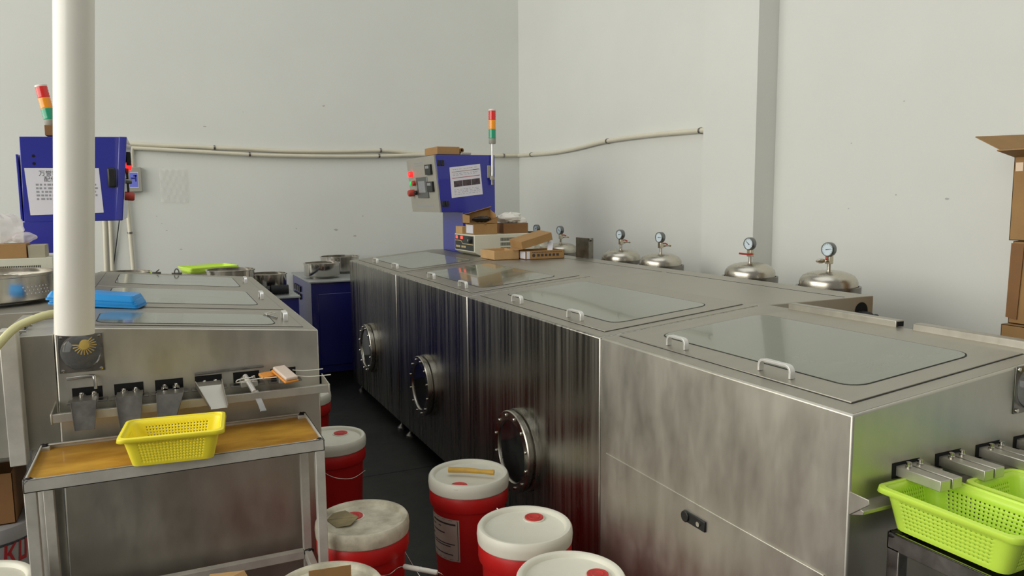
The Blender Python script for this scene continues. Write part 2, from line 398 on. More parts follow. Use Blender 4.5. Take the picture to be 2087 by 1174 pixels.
# nearest cabinet of the right row
NY0, NY1 = 1.094, 2.090
t = thing('conveyor_cabinet', 'brightest and nearest steel cabinet of the right row, with a black-latched side door', 'machine', (1.62, 1.6, 0), 'right-hand conveyor cabinets')
NEAR = t
XN = 2.30   # right end of the nearest cabinet's front, outside the frame
poly = [(XR, NY0, .08), (XR, NY0, ZR), (1.985, NY0, RZ(1.985)), (1.985, NY0, .08)]
bd = MB().prism(poly, (0, NY1-NY0, 0))
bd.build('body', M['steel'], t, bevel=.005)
slab(MB(), RZ, XR+.006, 1.979, NY0+.006, NY1-.006, -.002, .0006).build('top_sheet', M['steel_top'], t)
lid_with_glass(t, RZ, 1.338, 1.925, 1.147, 2.060, (1.424, 1.838, 1.213, 1.966), [(1.368, 1.757, 1.84), (1.372, 1.353, 1.459)], 1)
dr = MB().box((XR-.004, 1.15, .10), (XR, 2.05, .621)).build('side_door', M['steel'], t, bevel=.0015)
lt = MB(); c = V(XR-.006, 1.589, .572)
lt.obox(c, (.008, 0, 0), (0, -.092, 0), (0, 0, .030)); lt.cyl((XR-.014, 1.625, .572), (XR-.002, 1.625, .572), .016, 18)
lt = lt.build('door_latch', M['black'], dr, bevel=.002)
MB().cyl((XR-.014, 1.568, .572), (XR-.009, 1.568, .572), .007, 14).build('lock_barrel', M['steel_pol'], lt)
for y0, y1 in ((1.543, 1.972), (0.95, 1.488)):
    hb = MB().box((1.972, y0, 1.056), (2.006, y1, 1.078)).build('hinge_bar', M['steel_top'], t, bevel=.002)
    MB().box((1.976, y0-.002, 1.060), (2.002, y0, 1.074)).build('bar_mouth', M['hole'], hb)
for fx in (1.33, 1.93):
    for fy in (1.2, 2.0): foot(t, fx, fy)
# outlet ledge under the slots, with its end cheek
ld = MB().prism([(XR, NY0, .832), (XR, 1.047, .830), (XR, 1.045, .820), (XR, NY0, .780)], (.003, 0, 0))
ld.prism([(XR+.003, NY0, .806), (XR+.003, 1.060, .800), (XR+.003, 1.060, .792), (XR+.003, NY0, .780)], (.70, 0, 0))
ld.build('outlet_ledge', M['steel'], t, bevel=.001)
SX = [1.408+.1385*k for k in range(4)]
for k, sx in enumerate(SX):
    sl = MB().box((sx, NY0-.0008, .838), (sx+.086, NY0+.001, .873)).build('slot', M['hole'], t)
    for q in (0, 1):
        x0 = sx+.012+q*.036
        r_ = MB().box((x0, .988, .843), (x0+.030, NY0, .866)).build('feed_rail', M['steel'], sl, bevel=.0015)
    for q in (0, 1):
        MB().lathe([(.007, 0), (.007, .005), (.0055, .006), (.0055, .012), (.003, .013)], (sx+.027+q*.036, 1.074, .866), (0, 0, 1), 12).build('bolt', M['steel_pol'], sl)
    if k < 3: MB().box((sx+.092, 1.068, .842), (sx+.130, NY0, .848)).build('guide_tab', M['steel'], sl, bevel=.001)
# inspection dome on the front, only its left edge in view
def dome(parent, x0, x1, z0, z1, yf):
    pl = MB().box((x0, yf-.003, z0), (x1, yf, z1)).build('dome_plate', M['steel_dark'], parent, bevel=.001)
    cx, cz, R = (x0+x1)/2, (z0+z1)/2+.004, (x1-x0)*.46
    MB().lathe([(R, -.003), (R*.98, -.012), (R*.86, -.026), (R*.6, -.036), (R*.3, -.040), (.001, -.041)], (cx, yf, cz), (0, 1, 0), 32, cap0=False, cap1=False).build('clear_dome', M['glass_clear'], pl)
    MB().lathe([(R*.94, -.0035), (.001, -.0035)], (cx, yf, cz), (0, 1, 0), 32, cap0=False, cap1=False).build('dark_recess', M['glass_dark'], pl)
    br = MB(); bx_, bz_ = cx+.010, cz+.022
    for k in range(14):
        a = PI+1.25*PI*k/13
        br.tube([(bx_+.008*math.cos(a), yf-.016, bz_+.008*math.sin(a)), (bx_+.030*math.cos(a), yf-.006, bz_+.030*math.sin(a))], .0016, 6)
    br.lathe([(.013, -.004), (.013, -.020), (.001, -.022)], (bx_, yf, bz_), (0, 1, 0), 16)
    part_label(br.build('brush_wheel', M['brush'], pl), 'yellow brush wheel behind the dome')
    for xx in (x0+.010, x1-.010):
        for zz in (z0+.008, z1-.008): MB().lathe([(.0055, -.003), (.005, -.007), (.001, -.008)], (xx, yf, zz), (0, 1, 0), 12).build('screw', M['steel_pol'], pl)
    return pl
dome(t, 1.812, 1.93, .930, 1.045, NY0)

# ------------------------------------------------------------------ left machine
LY0, LYS, LY1 = 2.683, 3.168, 4.765
t = thing('conveyor_cabinet', 'left-hand steel cabinet end with metal chutes along its front, behind the slim work table', 'machine', (.08, 2.92, 0), 'left-hand conveyor cabinets')
LFRONT = t
poly = [(XL-.004, LY0, .08), (XL, LY0, ZR), (XLB, LY0, LZ(XLB)), (XLB-.012, LY0, .08)]
bd = MB().prism(poly, (0, LYS-LY0-.003, 0))
bd.build('body', M['steel'], t, bevel=.004)
slab(MB(), LZ, XLB+.005, XL-.006, LY0+.006, LYS-.008, -.002, .0006).build('top_sheet', M['steel_top'], t)
lid_with_glass(t, LZ, -.27, .440, 2.737, 3.130, (-.205, .353, 2.765, 3.024), [(.402, 2.862, 2.93)], 1)
ld = MB()
ld.prism([(-.322, LY0, .800), (-.322, 2.555, .826), (-.322, 2.553, .800), (-.322, LY0, .785)], (.812, 0, 0))
ld.prism([(-.326, LY0, .838), (-.326, 2.553, .828), (-.326, 2.551, .797), (-.326, LY0, .782)], (.004, 0, 0))
ld.prism([(.490, LY0, .838), (.490, 2.553, .828), (.490, 2.551, .797), (.490, LY0, .782)], (.004, 0, 0))
ld.build('outlet_ledge', M['steel'], t, bevel=.001)
LS = [-.279, -.162, -.044, .076, .196, .318]
for k, sx in enumerate(LS):
    sl = MB().box((sx, LY0-.001, .836), (sx+.084, LY0+.001, .872)).build('slot', M['hole'], t)
    for q in (0, 1):
        x0 = sx+.018+q*.034
        MB().box((x0, 2.618, .832), (x0+.020, LY0-.002, .850)).build('clamp_block', M['steel'], sl, bevel=.0015)
        x0 += .010
        MB().lathe([(.0075, 0), (.0075, .006), (.005, .007), (.005, .013), (.003, .015)], (x0, 2.640, .850), (0, 0, 1), 12).build('bolt', M['steel_pol'], sl)
        MB().lathe([(.007, 0), (.007, .008), (.002, .010)], (x0, 2.668, .850), (0, 0, 1), 12).build('bolt', M['steel_pol'], sl)
    MB().box((sx-.012, 2.640, .830), (sx+.098, LY0-.002, .8345)).build('bracket_plate', M['steel_dark'], sl, bevel=.0008)
# sheet-metal chutes hanging from four of the slots
def chute(cx0, cx1, z0, y0, bx0, bx1, z1, y1, fl, m):
    a, b2 = V(cx0, y0, z0), V(cx1, y0, z0); c2, d2 = V(bx1, y1, z1), V(bx0, y1, z1)
    k = MB(); k.sheet([a, b2, c2, d2], .0015)
    n = (b2-a).cross(d2-a).normalized()
    if n.y > 0: n = -n
    k.sheet([a, d2, d2+n*fl*.4, a+n*fl], .0015); k.sheet([b2, c2, c2+n*fl*.4, b2+n*fl], .0015)
    k.sheet([V(cx0, 2.636, z0), V(cx1, 2.636, z0), b2, a], .0015)
    return k.build('chute', m, LFRONT)
chute(-.272, -.203, .856, 2.562, -.262, -.211, .778, 2.520, .014, M['steel_dark'])
chute(-.152, -.078, .856, 2.562, -.143, -.090, .770, 2.520, .016, M['steel_dark'])
chute(-.039, .040, .850, 2.562, -.040, .010, .778, 2.520, .024, M['steel_dark'])
chute(.074, .152, .862, 2.570, .112, .163, .800, 2.505, .032, M['steel_top'])
# fifth slot: a tube laid over a flat bar
k = MB(); k.tube([(.232, 2.655, .862), (.250, 2.560, .826)], .0085, 16); part_label(k.build('outlet_tube', M['alu'], LFRONT), 'pale tube laid in the fifth slot')
MB().obox((.262, 2.545, .800), (.020, 0, 0), (.014, -.09, -.048), (0, .002, .004)).build('outlet_bar', M['steel_dark'], LFRONT, bevel=.001)
dome(t, -.308, -.183, .922, 1.042, LY0)
hk = MB(); hk.tube(spline([(-.29, LY0-.006, .905), (-.222, LY0-.010, .908), (-.214, LY0-.016, .900), (-.212, LY0-.018, .868)]), .0055, 10)
hk.build('bent_tube', M['steel_pol'], t)
for fx in (-.26, .43):
    for fy in (2.75, 3.10): foot(t, fx, fy)

t = thing('conveyor_cabinet', 'left-hand steel cabinet behind, with two glass lids and a side deck under the steel bowl', 'machine', (-.2, 3.97, 0), 'left-hand conveyor cabinets')
LREAR = t
poly = [(XL, LYS+.001, .08), (XL, LYS+.001, ZR), (XLB, LYS+.001, LZ(XLB)), (XLB, LYS+.001, .08)]
MB().prism(poly, (0, LY1-LYS-.002, 0)).build('body', M['steel'], t, bevel=.004)
slab(MB(), LZ, XLB+.002, XL-.006, LYS+.008, LY1-.006, -.002, .0006).build('top_sheet', M['steel_top'], t)
MB().box((XLD, LYS+.001, .62), (XLB-.001, LY1, 1.060)).build('side_deck', M['steel_top'], t, bevel=.003)
lid_with_glass(t, LZ, -.28, .440, 3.215, 3.935, (-.21, .357, 3.325, 3.875), [(.400, 3.555, 3.63)], 1)
lid_with_glass(t, LZ, -.28, .440, 3.945, 4.695, (-.21, .356, 4.08, 4.606), [(.402, 4.285, 4.36)], 1)
for fx in (-.26, .43):
    for fy in (3.25, 4.68): foot(t, fx, fy)

# side housing to the left of the front cabinet
t = thing('side_housing', 'steel side housing with a front post at the left edge, under the pale hose', 'machine', (-.6, 2.9, 0))
MB().box((-1.0, 2.735, .66), (-.462, 3.160, 1.000)).build('body', M['steel'], t, bevel=.003)
MB().box((-.462, 2.700, .640), (-.416, 2.760, 1.066)).build('front_post', M['frame'], t, bevel=.003)
MB().box((-.462, 2.760, .66), (-.430, 3.165, 1.052)).build('side_panel', M['steel'], t, bevel=.002)
MB().box((-.428, 2.79, .66), (XLB-.016, 3.165, 1.030)).build('joining_panel', M['steel'], t, bevel=.002)
for fx in (-.95, -.40):
    for fy in (2.83, 3.12): MB().cyl((fx, fy, 0), (fx, fy, .66), .022, 14).build('leg', M['frame'], t)
for y in (2.83, 2.96, 3.10):
    sc = MB(); sc.cyl((-.430, y, 1.041), (-.408, y, 1.041), .0045, 10); sc.cyl((-.430, y, 1.041), (-.426, y, 1.041), .009, 10); sc.build('screw', M['steel_pol'], t)
tag(MB().tube(spline([(-.535, 2.60, .93), (-.49, 2.62, .985), (-.448, 2.64, 1.040), (-.41, 2.67, 1.078), (-.36, 2.70, 1.098), (-.32, 2.73, 1.105), (-.275, 2.77, 1.098), (-.235, 2.81, 1.082)]), .0125, 14).build('hose', M['hose']), 'yellowed plastic hose arching over the left side housing', 'hose')

# small steel rod on the face above two slots, wire tool on the glass
tag(MB().tube([(.076, 2.676, .880), (.19, 2.674, .884), (.295, 2.676, .886)], .004, 8).build('steel_rod', M['steel_dark']), 'thin steel rod lying above the fourth and fifth slots of the left cabinet', 'rod')
hk = MB(); z = lambda x: LZ(x)+.009
hk.tube([(.345, 3.03, z(.345)), (.368, 2.95, z(.368)), (.376, 2.905, z(.376))], .0035, 8)
hk.tube([(.350, 3.0, z(.35)), (.385, 3.02, z(.385)+.004)], .003, 8)
hk.tube([(.345, 3.03, z(.345)), (.375, 3.045, z(.375)+.004)], .003, 8)
tag(hk.build('wire_hook', M['steel_pol']), 'small forked wire hook lying on the nearest left lid beside its handle', 'hook')

# plastic case with wires on the sixth outlet
t = thing('sensor_case', 'orange and milky plastic case with white wires on the sixth outlet of the left cabinet', 'case', (.36, 2.58, .85))
ax = V(.036, -.10, -.030); ax_n = ax.normalized(); ay = V(1, .36, 0).normalized(); az = ax_n.cross(ay).normalized()
if az.z < 0: az = -az
c = V(.352, 2.585, .866)
MB().obox(c, ax_n*.10, ay*.050, az*.008).build('base', M['orange'], t, bevel=.003)
MB().obox(c+az*.010, ax_n*.094, ay*.044, az*.012).build('cover', M['box_clear'], t, bevel=.004)
MB().obox(c-ay*.055+V(0, .05, .0), ax_n*.035, ay*.05, az*.010).build('orange_tab', M['orange'], t, bevel=.002)
wire_paths = []
wire_paths.append(([tuple(c-ay*.03), (.27, 2.60, .861), (.23, 2.60, .858), (.20, 2.60, .855), (.205, 2.585, .868), (.25, 2.585, .872)], .0018))
wire_paths.append(([tuple(c+V(.03, .03, .01)), (.42, 2.62, .868), (.485, 2.62, .868)], .0016))
wire_paths.append(([tuple(c+V(.035, -.02, 0)), (.43, 2.575, .856), (.502, 2.575, .855)], .0016))
for p_, r_ in wire_paths: part_label(MB().tube(spline(p_), r_, 6).build('wire', M['white_pl'], t), 'thin white wire')

# ------------------------------------------------------------------ big PVC pipe hanging from above
pv = MB(); a, b2 = V(-.248, 2.56, 1.064), V(-.186, 2.56, 2.02); d = (b2-a).normalized()
pv.lathe([(.0495, 0), (.053, 0), (.053, 4.6), (.0495, 4.6), (.0495, 0)], a, d, 48, cap0=False, cap1=False)
tag(pv.build('pvc_pipe', M['pvc']), 'thick cream PVC pipe dropping from above in front of the left cabinet', 'pipe')

# ------------------------------------------------------------------ conduits on the walls
YP = WY-.022
def conduit(label, pts, r=.016, clips=(), nrm=(0, 1, 0), name='conduit'):
    t = thing(name, label, 'conduit', pts[0])
    MB().tube(spline(pts, 6), r, 14).build('tube', M['conduit'], t)
    for cpt, tang in clips:
        cp = Vector(cpt); tg = Vector(tang).normalized(); nn = Vector(nrm)
        MB().lathe([(r+.004, -.007), (r+.004, .007), (r, .007), (r, -.007), (r+.004, -.007)], cp, tg, 18, cap0=False, cap1=False).build('clip', M['steel_dark'], t)
    return t
conduit('upper of the two cream conduits running along the back wall', [(-.40, YP, 1.918), (-.205, YP, 1.914), (.053, YP, 1.905), (.294, YP, 1.902), (.454, YP, 1.895), (.70, YP, 1.890), (1.05, YP, 1.878), (1.54, YP, 1.885), (1.88, YP, 1.898), (2.09, YP, 1.887), (2.33, YP, 1.872), (2.75, YP, 1.868), (3.03, YP, 1.868), (3.26, YP, 1.874)],
        clips=[((.454, YP, 1.895), (1, 0, 0)), ((1.88, YP, 1.898), (1, 0, 0)), ((3.12, YP, 1.869), (1, 0, 0))])
conduit('lower of the two cream conduits, bending down to the wall meter', [(-.176, YP, 1.72), (-.172, YP, 1.86), (-.160, YP, 1.878), (-.13, YP, 1.880), (.311, YP-.012, 1.861), (.731, YP-.012, 1.843), (1.108, YP-.012, 1.837), (1.54, YP-.012, 1.839), (1.87, YP-.012, 1.847), (2.23, YP-.012, 1.862), (2.4, YP-.012, 1.862)],
        clips=[((.731, YP-.012, 1.843), (1, 0, 0)), ((1.86, YP-.012, 1.847), (1, 0, 0))])
conduit('bowed cream conduit on the right wall, ending at the pilaster', [(WX-.022, 6.92, 1.874), (WX-.022, 6.70, 1.868), (WX-.022, 6.19, 1.858), (WX-.022, 5.745, 1.870), (WX-.022, 5.27, 1.897), (WX-.022, 4.67, 1.898), (WX-.022, 4.05, 1.882)], r=.017,
        clips=[((WX-.022, 6.62, 1.866), (0, 1, 0)), ((WX-.022, 5.25, 1.897), (0, 1, -.05)), ((WX-.022, 4.10, 1.883), (0, 1, 0))], nrm=(1, 0, 0))
conduit('cream conduit leaving the wall meter downwards', [(-.225, YP-.01, 1.53), (-.232, YP-.01, 1.45), (-.228, YP-.01, 1.336), (-.222, YP-.01, 1.10), (-.215, YP-.01, .70)], clips=[((-.224, YP-.01, 1.20), (0, 0, 1))])
conduit('left one of two upright cream conduits under the blue control box', [(-.402, YP, 1.55), (-.404, YP, 1.25), (-.415, YP, .9), (-.42, YP, .6)], r=.015)
conduit('right one of two upright cream conduits under the blue control box', [(-.362, YP, 1.55), (-.363, YP, 1.25), (-.371, YP, .9), (-.375, YP, .6)], r=.015)
tag(MB().tube([(-.285, YP, 1.36), (-.33, YP, 1.10), (-.37, YP, .88)], .004, 8).build('cable', M['black_rubber']), 'thin black cable hanging below the left control box', 'cable')

t = thing('wall_meter', 'small grey meter with a blue screen on the back wall', 'meter', (-.165, WY-.04, 1.53))
MB().box((-.222, WY-.055, 1.530), (-.112, WY, 1.726)).build('case', M['grey_panel'], t, bevel=.004)
MB().box((-.206, WY-.0565, 1.562), (-.136, WY-.055, 1.688)).build('screen_border', M['paper'], t)
MB().box((-.202, WY-.0575, 1.568), (-.140, WY-.0565, 1.682)).build('screen', M['screen_blue'], t)
g = MB(); g.box((-.160, WY-.0582, 1.612), (-.150, WY-.0575, 1.664)); g.box((-.19, WY-.0582, 1.632), (-.16, WY-.0582+.0007, 1.644)); g.box((-.172, WY-.0582, 1.652), (-.146, WY-.0575, 1.664))
g.build('screen_figure', M['screen_ink'], t)
# film taped to the wall
fm = MB(); n = 9
grid = [[(.02+.21*i/n, WY-.004-.010*abs(math.sin(i*1.7+j*.9))*(1 if 0 < i < n else .2), 1.44+.275*j/n) for i in range(n+1)] for j in range(n+1)]
for j in range(n):
    for i in range(n): fm.face([grid[j][i], grid[j][i+1], grid[j+1][i+1], grid[j+1][i]], True)
tag(fm.build('plastic_film', M['film']), 'crumpled clear film stuck on the back wall right of the meter', 'film')

# ------------------------------------------------------------------ control boxes
def stack_light(base, top, label, pole_from=None, group='signal towers'):
    a = Vector(base); b2 = Vector(top); d = (b2-a).normalized(); L = (b2-a).length
    t = thing('signal_tower', label, 'signal light', base, group)
    fr = [0, .15, .42, .68, .95, 1.0]
    R = .026
    MB().lathe([(R*.9, 0), (R, .004), (R, L*fr[1])], a, d, 24).build('base', M['grey_panel'], t)
    for i, (nm, m) in enumerate((('green_lens', 'green_glass'), ('amber_lens', 'amber_glass'), ('red_lens', 'red_glass'))):
        z0, z1 = L*fr[i+1], L*fr[i+2]; pr = []
        for k in range(9): pr += [(R+(.0012 if k % 2 else -.0004), z0+(z1-z0)*k/8)]
        MB().lathe(pr, a, d, 24).build(nm, M[m], t)
    MB().lathe([(R+.001, L*fr[4]), (R+.001, L*.99), (R*.9, L)], a, d, 24).build('cap', M['white_pl'], t)
    if pole_from is not None:
        MB().cyl(pole_from, a, .0085, 14).build('pole', M['alu'], t)
        MB().lathe([(.016, 0), (.018, .012), (.010, .03)], pole_from, (0, 0, 1), 16).build('pole_foot', M['grey_panel'], t)
        MB().lathe([(.010, -.035), (.010, 0)], pole_from, (0, 0, 1), 12).build('cable_gland', M['steel_dark'], t)
    return t

# right one, seen from its panel side
t = thing('control_box', 'blue control box with a grey button panel at the far end of the right row', 'control box', (2.1, 5.4, 1.056))
FYc, BYc = 5.17, 5.825
P0, P1 = V(1.799, FYc, 1.762), V(1.842, FYc, 1.354)     # slanted panel edge
poly = [P0, V(2.258, FYc, 1.767), V(2.258, FYc, 1.354), P1]
MB().prism([tuple(p) for p in poly], (0, BYc-FYc, 0)).build('housing', M['blue'], t, bevel=.003)
MB().box((2.0, FYc+.001, 1.0572), (2.258, 5.60, 1.354)).build('column', M['blue'], t, bevel=.003)
pn = (P1-P0).normalized(); nx = V(-pn.z, 0, pn.x).normalized()
if nx.x > 0: nx = -nx
def onp(u, v, h=0):   # u: 0 near .. 1 far, v: 0 top .. 1 bottom
    return P0+(P1-P0)*v+V(0, (BYc-FYc)*u, 0)+nx*h
def pslab(u0, u1, v0, v1, h0, h1):
    return MB().hexa([onp(u0, v0, h0), onp(u1, v0, h0), onp(u1, v1, h0), onp(u0, v1, h0)], [onp(u0, v0, h1), onp(u1, v0, h1), onp(u1, v1, h1), onp(u0, v1, h1)])
door = pslab(.005, .998, .005, .995, 0, .014).build('panel_door', M['grey_panel'], t, bevel=.002)
sc = pslab(.30, .69, .36, .74, .014, .020).build('touch_screen', M['bezel'], door, bevel=.002)
pslab(.38, .62, .43, .64, .020, .021).build('display', M['screen'], sc)
for v in (.15, .45):
    mt_ = pslab(.09, .28, v, v+.18, .014, .032).build('digital_meter', M['black'], door, bevel=.003)
    pslab(.13, .25, v+.02, v+.07, .032, .0325).build('meter_window', M['screen'], mt_)
def button(u, v, m, r=.022, h=.03, nm='push_button'):
    return MB().lathe([(r, 0), (r, h*.8), (r*.8, h)], onp(u, v, .014), nx, 18).build(nm, M[m], door)
button(.83, .29, 'red_lamp', .024, .03, 'red_lamp'); button(.87, .46, 'green_lamp', .020, .02, 'green_button'); button(.76, .46, 'red_dip', .02, .025, 'red_button')
button(.84, .64, 'red_dip', .026, .05, 'emergency_stop'); button(.74, .64, 'black', .018, .02, 'selector_switch')
pslab(.40, .72, .09, .115, .014, .0144).build('panel_title', M['ink_grey'], door)
pslab(.46, .72, .14, .155, .014, .0144).build('panel_subtitle', M['ink_grey'], door)
pslab(.18, .82, .87, .90, .014, .0144).build('maker_line', M['ink_grey'], door)
for v in (.14, .85):
    hg = MB(); p = P0+(P1-P0)*v
    for q in (0.008, .036): hg.box((p.x+q, FYc-.010, p.z-.020), (p.x+q+.020, FYc, p.z+.020))
    hg.build('hinge', M['black'], t, bevel=.002)
MB().box((2.196, FYc-.012, 1.600), (2.222, FYc, 1.690)).build('door_catch', M['grey_panel'], t, bevel=.002)
nt_ = MB().hexa([(1.904, FYc-.0015, 1.673), (1.918, FYc-.0015, 1.456), (2.160, FYc-.0015, 1.482), (2.141, FYc-.0015, 1.702)], [(1.904, FYc-.0005, 1.673), (1.918, FYc-.0005, 1.456), (2.160, FYc-.0005, 1.482), (2.141, FYc-.0005, 1.702)]).build('notice_sheet', M['paper'], t)
def onn(u, v):  # on the notice sheet
    a = V(1.904, FYc-.002, 1.673).lerp(V(2.141, FYc-.002, 1.702), u); c_ = V(1.918, FYc-.002, 1.456).lerp(V(2.160, FYc-.002, 1.482), u); return a.lerp(c_, v)
def nquad(u0, u1, v0, v1, m, nm): return MB().face([onn(u0, v0), onn(u1, v0), onn(u1, v1), onn(u0, v1)]).build(nm, M[m], nt_)
nquad(.06, .95, .155, .170, 'line_gold', 'printed_rule'); nquad(.06, .96, .355, .372, 'line_red', 'printed_rule'); nquad(.75, .95, .155, .170, 'line_blue', 'printed_rule')
for k in range(3): nquad(.10+.285*k, .375+.285*k, .46, .655, 'photo', 'printed_photo')
tx = MB(); rr_ = random.Random(4)
for v in (.08, .22, .27, .74, .79, .84, .90):
    u = .1
    while u < .9:
        L = .02+.07*rr_.random(); tx.face([onn(u, v), onn(min(u+L, .93), v), onn(min(u+L, .93), v+.013), onn(u, v+.013)]); u += L+.02+.05*rr_.random()
tx.build('small_print', M['ink_grey'], nt_)
stack_light((2.228, FYc-.03, 1.845), (2.230, FYc-.03, 2.092), 'signal tower on a thin pole by the right control box', pole_from=(2.224, FYc-.03, 1.585))

# left one, seen side on
t = thing('control_box', 'blue control box with a paper notice at the left, behind the thick pipe', 'control box', (-.4, 4.6, 1.056))
LF, LB = 4.30, 4.95
poly = [(-.583, LF, 1.762), (-.127, LF, 1.772), (-.170, LF, 1.357), (-.590, LF, 1.357)]
MB().prism(poly, (0, LB-LF, 0)).build('housing', M['blue'], t, bevel=.003)
MB().box((-.598, LF+.001, 1.0605), (-.36, 4.75, 1.357)).build('column', M['blue'], t, bevel=.003)
MB().box((-.606, LF+.02, 1.36), (-.596, LB-.02, 1.68)).build('rear_panel', M['blue'], t, bevel=.002)
dr = MB().prism([(-.160, LF-.004, 1.772), (-.124, LF-.004, 1.772), (-.168, LF-.004, 1.357), (-.200, LF-.004, 1.357)], (0, LB-LF+.008, 0)).build('panel_door', M['blue'], t, bevel=.004)
MB().box((-.222, LF-.020, 1.522), (-.185, LF, 1.618)).build('door_handle', M['black'], t, bevel=.008)
ho = MB()
for z in (1.672, 1.636): ho.lathe([(.007, 0), (.0005, 0)], (-.530, LF-.0012, z), (0, 1, 0), 12, cap0=False, cap1=False)
ho.build('screw_hole', M['hole'], t)
sx0 = lambda z: -.127-(1.772-z)*.1036+.004
def lbut(z, r, h, m, nm, y=LF+.06): return MB().lathe([(r, 0), (r, h*.85), (r*.8, h)], (sx0(z), y, z), (1, 0, -.10), 16).build(nm, M[m], dr)
MB().box((sx0(1.65), LF+.03, 1.630), (sx0(1.65)+.022, LF+.10, 1.700)).build('digital_meter', M['black'], dr, bevel=.003)
lbut(1.63, .020, .026, 'red_lamp', 'red_lamp', LF+.05); lbut(1.61, .018, .012, 'red_dip', 'red_button', LF+.05); lbut(1.555, .014, .03, 'bezel', 'selector_switch', LF+.05)
MB().box((sx0(1.60), LF+.04, 1.50), (sx0(1.60)+.010, LF+.12, 1.62)).build('touch_screen', M['black'], dr, bevel=.002)
lbut(1.480, .022, .045, 'red_dip', 'emergency_stop', LF+.05)
nt_ = MB().hexa([(-.572, LF-.0015, 1.615), (-.562, LF-.0015, 1.390), (-.250, LF-.0015, 1.398), (-.258, LF-.0015, 1.617)], [(-.572, LF-.0005, 1.615), (-.562, LF-.0005, 1.390), (-.250, LF-.0005, 1.398), (-.258, LF-.0005, 1.617)]).build('notice_sheet', M['paper'], t)
text_mesh('万誉轴承有限公司', .028, M['ink_black'], 'notice_heading', nt_, (-.515, LF-.0016, 1.580), (1, 0, .006), (0, 0, 1))
text_mesh('配件及成品', .028, M['ink_black'], 'notice_heading', nt_, (-.495, LF-.0016, 1.552), (1, 0, .006), (0, 0, 1))
tx = MB(); rr_ = random.Random(9)
for i, zz in enumerate((1.540, 1.523, 1.506, 1.489, 1.472)):
    u = -.530
    while u < -.28:
        L = .008+.008*rr_.random(); tx.face([(u, LF-.002, zz), (u+L, LF-.002, zz), (u+L, LF-.002, zz-.009), (u, LF-.002, zz-.009)]); u += L+.003+.006*rr_.random()
tx.build('small_print', M['ink_grey'], nt_)
bx = MB().box((-.478, LF+.02, 1.772), (-.33, LF+.14, 1.822)); tag(bx.build('cardboard_box', M['card_dark'], bevel=.002), 'small dark box under the leaning signal tower', 'box')
stack_light((-.452, LF+.06, 1.8225), (-.484, LF+.06, 2.015), 'leaning signal tower on the left control box, half behind the pipe')

# carton and bits on top of the right control box
tag(MB().box((1.832, 5.22, 1.769), (2.004, 5.50, 1.824)).build('cardboard_box', M['card'], bevel=.002), 'flat tan carton lying on top of the right control box', 'box')
tag(MB().lathe([(.010, 0), (.016, 0), (.016, .06), (.010, .06), (.010, 0)], (2.022, 5.22, 1.80), (0, 1, 0), 18, cap0=False, cap1=False).build('cardboard_tube', M['card_dark']), 'short brown tube end beside the flat tan carton', 'tube')
tag(MB().box((2.012, 5.20, 1.768), (2.085, 5.30, 1.783)).build('cardboard_pad', M['card_grey'], bevel=.001), 'thin olive pad under the brown tube on the right control box', 'pad')

# ------------------------------------------------------------------ power supplies
def generator(x0, y0, y1, x1, z, label, face_dir, panel=True, v0=.195, rows=(.113, .080, .048), vh=.011):
    t = thing('power_supply', label, 'power supply', ((x0+x1)/2, (y0+y1)/2, z), 'ultrasonic power supplies')
    h = .148
    prof = [(x0+.04*face_dir, y0, z+.006), (x0, y0, z+.030), (x0, y0, z+h), (x1, y0, z+h), (x1, y0, z+.006)]
    MB().prism(prof, (0, y1-y0, 0)).build('case', M['cream_case'], t, bevel=.003)
    vs = MB()
    for row in rows:
        n = 26
        for k in range(n):
            xa = x0+face_dir*(v0+.175*k/n); vs.box((xa, y0-.0007, z+row-vh), (xa+face_dir*.0036, y0+.001, z+row+vh))
    vs.build('vent_slots', M['hole'], t)
    for fx in (x0+face_dir*.06, x1-face_dir*.04):
        for fy in (y0+.04, y1-.04): MB().cyl((fx, fy, z), (fx, fy, z+.008), .014, 12).build('foot', M['black_rubber'], t)
    if panel:
        xf = x0-.002*face_dir
        pl = MB().box((xf, y0+.012, z+.036), (x0, y1-.010, z+h-.010)).build('front_panel', M['panel_black'], t, bevel=.001)
        def fq(ya, za, yb, zb, m, nm, d=.0012): return MB().box((xf-d*face_dir, ya, z+za), (xf, yb, z+zb)).build(nm, M[m], pl)
        W_ = y1-y0
        fq(y1-.065, .112, y1-.025, .134, 'led', 'red_display'); fq(y1-.165, .112, y1-.120, .134, 'led', 'red_display')
        g = MB()
        g.box((xf-.0012, y1-.13, z+.098), (xf, y1-.012, z+.102)); g.box((xf-.0012, y0+.016, z+.078), (xf, y1-.16, z+.082))
        g.hexa([(xf-.0012, y1-.13, z+.098), (xf-.0012, y1-.13, z+.102), (xf-.0012, y1-.16, z+.082), (xf-.0012, y1-.16, z+.078)], [(xf, y1-.13, z+.098), (xf, y1-.13, z+.102), (xf, y1-.16, z+.082), (xf, y1-.16, z+.078)])
        for k in range(9):
            if k != 4: g.box((xf-.0012, y1-.045-.0215*k, z+.052), (xf, y1-.030-.0215*k, z+.066))
        g.build('printed_trim', M['gold'], pl)
        kn = MB().lathe([(.022, 0), (.020, .016), (.017, .020)], (xf, y0+.060, z+.110), (-face_dir, 0, 0), 20).build('knob', M['black'], pl)
        MB().cyl((xf-.020*face_dir, y0+.060, z+.110), (xf-.0235*face_dir, y0+.060, z+.110), .009, 14).build('knob_cap', M['steel_pol'], kn)
    else:
        pass
    return t
generator(1.929, 4.775, 5.15, 2.385, 1.057, 'cream power supply with red digits on the right deck under cardboard boxes', 1)
